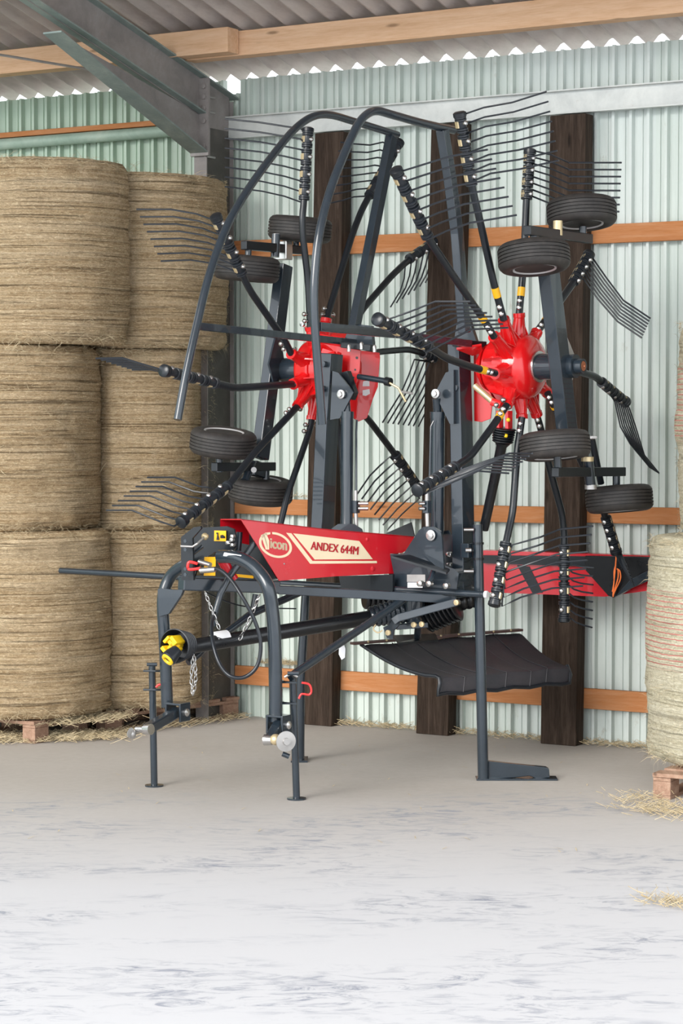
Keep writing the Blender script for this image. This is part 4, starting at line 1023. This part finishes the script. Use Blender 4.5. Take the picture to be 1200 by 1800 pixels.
MB().prism([f2 + V((-0.04, -0.03, 0)), f2 + V((0.42, -0.03, 0)), f2 + V((0.42, 0.09, 0)), f2 + V((-0.04, 0.09, 0))], V((0, 0, 0.010))).build('foot_plate', M['slate'], s2, smooth=False, bevel=0.002)
for y in (931, 1004):
    MB().tube([P(815, y, f2.y - .03), P(832, y, f2.y - .03)], 0.010, 10).build('stand_bolt', M['chrome'], s2)
MB().bar(P(820, 955, f2.y), P(820, 980, f2.y), LV, 0.05, 0.05).build('stand_clamp', M['slate'], s2, smooth=False, bevel=0.003)
MB().tube([P(818, 967, f2.y - .04), P(828, 967, f2.y - .04)], 0.013, 10).build('stand_bolt', M['chrome'], s2)
for y in (955, 982): MB().lathe(P(840, y, f2.y), (0, 0, 1), [(-0.006, 0.033), (0.006, 0.033)], 20).build('stand_ring', M['black'], s2)
for y in range(1085, 1330, 12): pass

# --- drive shaft at the front
D0, D1 = P(330, 1137, 12.2), P(650, 1086, 13.0)
ds = MB().lathe(D0, D1 - D0, [(0, 0.03), (0.02, 0.040), ((D1 - D0).length, 0.043), ((D1 - D0).length, 0)], 24).build('drive_shaft', M['plastic'], rake)
dd = (D0 - D1).normalized()
# ribbed guard cone opening towards the viewer
cax = V((-0.50, -0.86, 0.02)).normalized()
cc = P(322, 1134, 12.2)
pr = [(-0.05, 0.03), (-0.045, 0.055)]
for i in range(5): pr += [(-0.04 + i * 0.024, 0.066 + i * 0.005), (-0.04 + i * 0.024 + 0.014, 0.072 + i * 0.005), (-0.04 + i * 0.024 + 0.018, 0.066 + i * 0.005)]
pr += [(0.085, 0.094), (0.086, 0.089), (0.0, 0.068), (0.0, 0.0)]
MB().lathe(cc, cax, pr, 40).build('guard_cone', M['hose'], ds)
yk = MB(); yc = cc + cax * 0.085 + V((-0.008, 0, 0.006))
u = V((0.62, -0.36, 0.70)).normalized(); u = (u - cax * u.dot(cax)).normalized(); w = cax.cross(u)
yk.lathe(yc - cax * 0.02, cax, [(-0.04, 0.030), (0.0, 0.034), (0.012, 0.026), (0.014, 0)], 20)
yk.bar(yc - u * 0.052, yc - u * 0.03, w, 0.052, 0.085); yk.bar(yc + u * 0.03, yc + u * 0.052, w, 0.052, 0.085)
yk.bar(yc - w * 0.050, yc - w * 0.032, u, 0.046, 0.05); yk.bar(yc + w * 0.032, yc + w * 0.050, u, 0.046, 0.05)
yk.bar(yc - u * 0.05, yc + u * 0.05, w, 0.024, 0.024); yk.bar(yc - w * 0.05, yc + w * 0.05, u, 0.024, 0.024)
yk.build('yoke', M['yellow'], ds, bevel=0.004)
e = P(290, 1164, 12.02); ev = V((-0.62, -0.5, -0.62)).normalized()
MB().lathe(e + V((0.03, 0.03, 0.03)), ev, [(-0.05, 0.03), (-0.01, 0.040), (0.020, 0.044), (0.026, 0.038), (0.028, 0)], 28).build('clamp_collar', M['hose'], ds)
MB().lathe(e + V((0.03, 0.03, 0.03)) + ev * 0.026, ev, [(0, 0.036), (0.010, 0.034), (0.010, 0.022), (0.0, 0.018)], 24).build('yoke_end', M['yellow'], ds)
sl = MB().lathe(P(376, 1125, 12.32) + V((0, -.0, 0)), D1 - D0, [(0, 0.0445), (0.085, 0.0445)], 24).build('paper_label', M['white'], ds)
MB().tube([P(330, 1165, 12.3), P(350, 1150, 12.35), P(368, 1128, 12.35)], 0.018, 10).build('shaft_guard_arm', M['hose'], ds)
# rear gear mouth: bellows and coils under the frame
bellows('drive_bellows', P(650, 1085, 13.0), P(716, 1070, 13.05), 0.060, 0.085, 8, M['slate'])
bellows('drive_bellows', P(745, 1085, 13.15), P(800, 1058, 13.1), 0.10, 0.115, 8, M['plastic'])
bellows('drive_bellows', P(640, 1050, 13.25), P(690, 1052, 13.3), 0.07, 0.09, 6, M['plastic'])
bellows('drive_bellows', P(795, 1062, 13.2), P(838, 1050, 13.25), 0.05, 0.06, 4, M['plastic'])
gb_ = MB().lathe(P(728, 1060, 13.0), (0, 0, 1), [(-0.14, 0), (-0.14, 0.03), (-0.08, 0.035), (-0.07, 0.06), (0.06, 0.06), (0.07, 0)], 20).build('gearbox', M['slate'], rake)
lk = boxbeam('parallel_link', [P(690, 1093, 12.75), P(700, 1086, 12.75), P(803, 1058, 12.72)], 0.012, 0.045, M['slate'], FV)
gplate('link_plate', [(673, 1103), (684, 1098), (690, 1088), (704, 1088), (700, 1100), (692, 1108), (690, 1124), (680, 1122)], 12.78, 0.01)
MB().bar(P(695, 1102, 12.85), P(750, 1098, 12.9), (0, 0, 1), 0.03, 0.05).build('link_bar', M['slate'], rake, smooth=False, bevel=0.003)
for x, y, z in ((683, 1112, 12.74), (803, 1059, 12.68), (728, 1098, 12.8), (742, 1097, 12.8)):
    MB().lathe(P(x, y, z), FV, [(0, 0.016), (0.012, 0.016), (0.014, 0)], 12).build('bolt', M['brass'], rake)
MB().tube(bez([P(660, 1098, 12.75), P(656, 1106, 12.74), P(664, 1112, 12.74), P(672, 1108, 12.74)]), 0.004, 6).build('safety_clip', M['brass'], rake)

# --- swath curtain: canvas sheet hanging below the frame
cb0, cb1 = P(634, 1133, 13.35), P(915, 1110, 13.95)
cn0, cn1 = P(772, 1192, 12.98), P(1004, 1172, 13.55)
cu_ = MB(); NX, NY = 16, 14
vs = []
for j in range(NY + 1):
    t = j / NY
    for i in range(NX + 1):
        s_ = i / NX
        a = cb0.lerp(cb1, s_); b2 = cn0.lerp(cn1, s_)
        p = a.lerp(b2, min(t / 0.86, 1.0)); p.z += -0.035 * math.sin(math.pi * min(t / .86, 1)) + 0.006 * math.sin(s_ * 5 * math.pi * 1.6)
        if t > 0.86: p.z -= (t - 0.86) / 0.14 * 0.095; p += FV * 0.02 * (t - .86) / .14
        vs.append(p)
fs = [(j * (NX + 1) + i, j * (NX + 1) + i + 1, (j + 1) * (NX + 1) + i + 1, (j + 1) * (NX + 1) + i) for j in range(NY) for i in range(NX)]
cu_.add(vs, fs)
cur = cu_.build('swath_curtain', M['canvas'], rake)
md = cur.modifiers.new('thick', 'SOLIDIFY'); md.thickness = 0.012; md.offset = -1
md = cur.modifiers.new('sub', 'SUBSURF'); md.levels = 1; md.render_levels = 1
edge = MB().tube(bez([cb0, *[V(vs[j * (NX + 1)]) for j in range(2, NY + 1, 2)]], 3) + [V(vs[NY * (NX + 1) + i]) for i in range(1, NX + 1)] + [V(vs[j * (NX + 1) + NX]) for j in range(NY - 1, 9, -2)], 0.011, 8)
edge.build('hem', M['hose'], cur)
for i in range(1, 6):
    s_ = i / 6; k = round(s_ * NX)
    MB().tube([V(vs[j * (NX + 1) + k]) + V((0, 0, 0.001)) for j in range(0, NY + 1)], 0.0028, 6).build('seam', M['canvas'], cur)
MB().bar(cb0 + (cb0 - cb1).normalized() * 0.06 + V((0, 0, 0.01)), cb1 + V((0, 0, 0.01)), (0, 0, 1), 0.014, 0.05).build('curtain_rail', paint('brown_rail', (0.09, 0.05, 0.045), 0.5), cur, smooth=False)
MB().prism([P(690, 1120, 13.1), P(765, 1117, 13.35), P(770, 1128, 13.15), P(700, 1133, 12.95)], V((0, 0, 0.012))).build('curtain_plate', M['black'], rake, smooth=False)
for i in range(9):
    MB().ball(cb0.lerp(cb1, (i + .4) / 9) + V((0, -0.03, 0.016)), 0.007, 8).build('rivet', M['brass'], cur)
MB().tube([P(735, 1095, 12.9), P(733, 1120, 13.1)], 0.02, 10).build('curtain_hanger', M['slate'], rake)

# --- rear red hood and folded black guard sheet
RC = P(1000, 1005, 13.88)
def RH(x, y, lift=0.0): return on_plane(x, y, RC + FV * lift, FV)
rh = MB().prism([RH(x, y) for x, y in [(848, 969), (1160, 979), (1155, 1036), (1062, 1049), (960, 1045), (850, 1041)]], -FV * 0.006)
rh.prism([RH(848, 969), RH(1160, 979), RH(1160, 979) - FV * 0.05 + V((0, 0, .004)), RH(848, 969) - FV * 0.05 + V((0, 0, .004))], V((0, 0, 0.005)))
rh = rh.build('rear_hood', M['hood_red'], rake, smooth=False)
MB().prism([RH(x, y, 0.03) for x, y in [(848, 976), (1030, 978), (1030, 996), (848, 990)]], -FV * 0.03).build('cover_bar', M['black'], rh, smooth=False)
MB().prism([RH(x, y, 0.004) for x, y in [(908, 993), (930, 996), (953, 1042), (935, 1042)]], -FV * 0.004).build('black_strip', M['black'], rh, smooth=False)
bp = MB().prism([RH(x, y, 0.05) for x, y in [(1028, 977), (1140, 979), (1143, 1000), (1110, 1018), (1105, 1037), (1078, 1051), (1068, 1047), (1028, 1002)]], -FV * 0.03)
bp.build('guard_sheet', M['plastic'], rh, smooth=False, bevel=0.004)
MB().prism([RH(x, y, 0.065) for x, y in [(1143, 1000), (1145, 1005), (1141, 1020), (1105, 1036), (1078, 1051), (1108, 1018)]], -FV * 0.02).build('guard_flap', M['slate'], rh, smooth=False, bevel=0.004)
gplate('flap', [(660, 945), (722, 918), (728, 943), (690, 942)], 13.6, 0.01, M['plastic'])
# --- hydraulic hose loop with quick coupling, chains
hs = MB().tube(bez([P(x, y, z) for x, y, z in [(366, 1000, 12.15), (385, 1001, 12.1), (405, 1018, 12.05), (425, 1048, 12.0), (447, 1090, 12.0), (458, 1130, 12.0), (452, 1170, 12.0), (430, 1190, 12.0), (404, 1188, 12.0), (385, 1165, 12.05), (374, 1130, 12.1), (372, 1098, 12.2), (377, 1078, 12.35)]]), 0.0105, 12).build('hydraulic_hose', M['hose'], rake)
MB().tube([P(352, 1003, 12.15), P(378, 1001, 12.12)], 0.016, 10).build('quick_coupling', M['chrome'], hs)
MB().tube([P(350, 987, 12.2), P(370, 993, 12.15)], 0.013, 10).build('quick_coupling', M['chrome'], hs)
MB().tube(bez([P(347, 991, 12.2), P(333, 988, 12.2), P(330, 996, 12.2), P(333, 1001, 12.2), P(352, 999, 12.16)]), 0.008, 8).build('dust_cap', M['redplastic'], hs)
MB().tube(bez([P(335, 1022, 12.4), P(370, 1045, 12.5), P(430, 1066, 12.6), P(520, 1070, 12.8)]), 0.004, 6).build('cable', M['hose'], rake)
MB().tube(bez([P(380, 1120, 12.25), P(410, 1125, 12.25), P(440, 1098, 12.3), P(452, 1060, 12.4)]), 0.003, 6).build('cable', M['hose'], rake)
def chain(pts, parent, r=0.0026, link=0.027):
    pts = bez([V(p) for p in pts], 8); mb = MB()
    L = sum((b2 - a).length for a, b2 in zip(pts, pts[1:])); n = int(L / link); k = 0
    def at(d):
        for a, b2 in zip(pts, pts[1:]):
            s_ = (b2 - a).length
            if d <= s_: return a.lerp(b2, d / s_), (b2 - a).normalized()
            d -= s_
        return pts[-1], (pts[-1] - pts[-2]).normalized()
    for k in range(n):
        c, t = at((k + .5) * link)
        s_ = t.cross(V((0, -1, 0))).normalized(); s2_ = t.cross(s_)
        s_ = (s_ if k % 2 else s2_) if True else s_
        s_ = (s_ + (s2_ if k % 2 else t.cross(V((0, -1, 0))).normalized()) * 0.5).normalized()
        rr = link * 0.66; ww = link * 0.33
        loop = [c + t * rr * math.cos(a) + s_ * ww * math.sin(a) for a in [2 * math.pi * q / 10 for q in range(10)]]
        mb.tube(loop, r, 6, closed=True)
    return mb.build('chain', M['chrome'], parent)
chain([P(360, 1040, 12.3), P(372, 1072, 12.3), P(388, 1112, 12.28)], ds)
chain([P(456, 1046, 12.35), P(440, 1085, 12.3), P(418, 1130, 12.28)], ds)
chain([P(340, 1150, 12.2), P(336, 1190, 12.2), P(339, 1222, 12.2)], ds)
chain([P(339, 1222, 12.2), P(344, 1190, 12.18), P(340, 1148, 12.18)], ds)
MB().tube([P(450, 1045, 12.45), P(446, 1068, 12.45)], 0.02, 10).build('coil_spring', M['hose'], rake)

# orange cord hanging on the folded guard sheet
oc = MB()
for k, pts in enumerate(([(1083, 975), (1081, 1000), (1079, 1020), (1077, 1046)], [(1084, 1000), (1089, 1004), (1090, 1018), (1080, 1040), (1077, 1049)], [(1086, 1001), (1086, 1015), (1082, 1030), (1077, 1048)], [(1082, 993), (1079, 1005), (1079, 1022), (1076, 1040)])):
    oc.tube(bez([RH(x, y, 0.075) for x, y in pts]), 0.0042, 7)
tag(oc.build('cord', M['orange'], origin=RH(1081, 1010, 0.075)), 'loop of bright orange cord hanging over the black guard sheet below the lowest wheel', 'cord')
# small pale paper tag tied to the diagonal brace
pt = MB().prism([P(596, 1133, 12.5), P(603, 1130, 12.5), P(607, 1140, 12.5), P(606, 1156, 12.5), P(600, 1160, 12.5), P(595, 1150, 12.5)], V((0, 0.004, 0)))
pt.build('paper_tag', M['white'], rake, smooth=False)
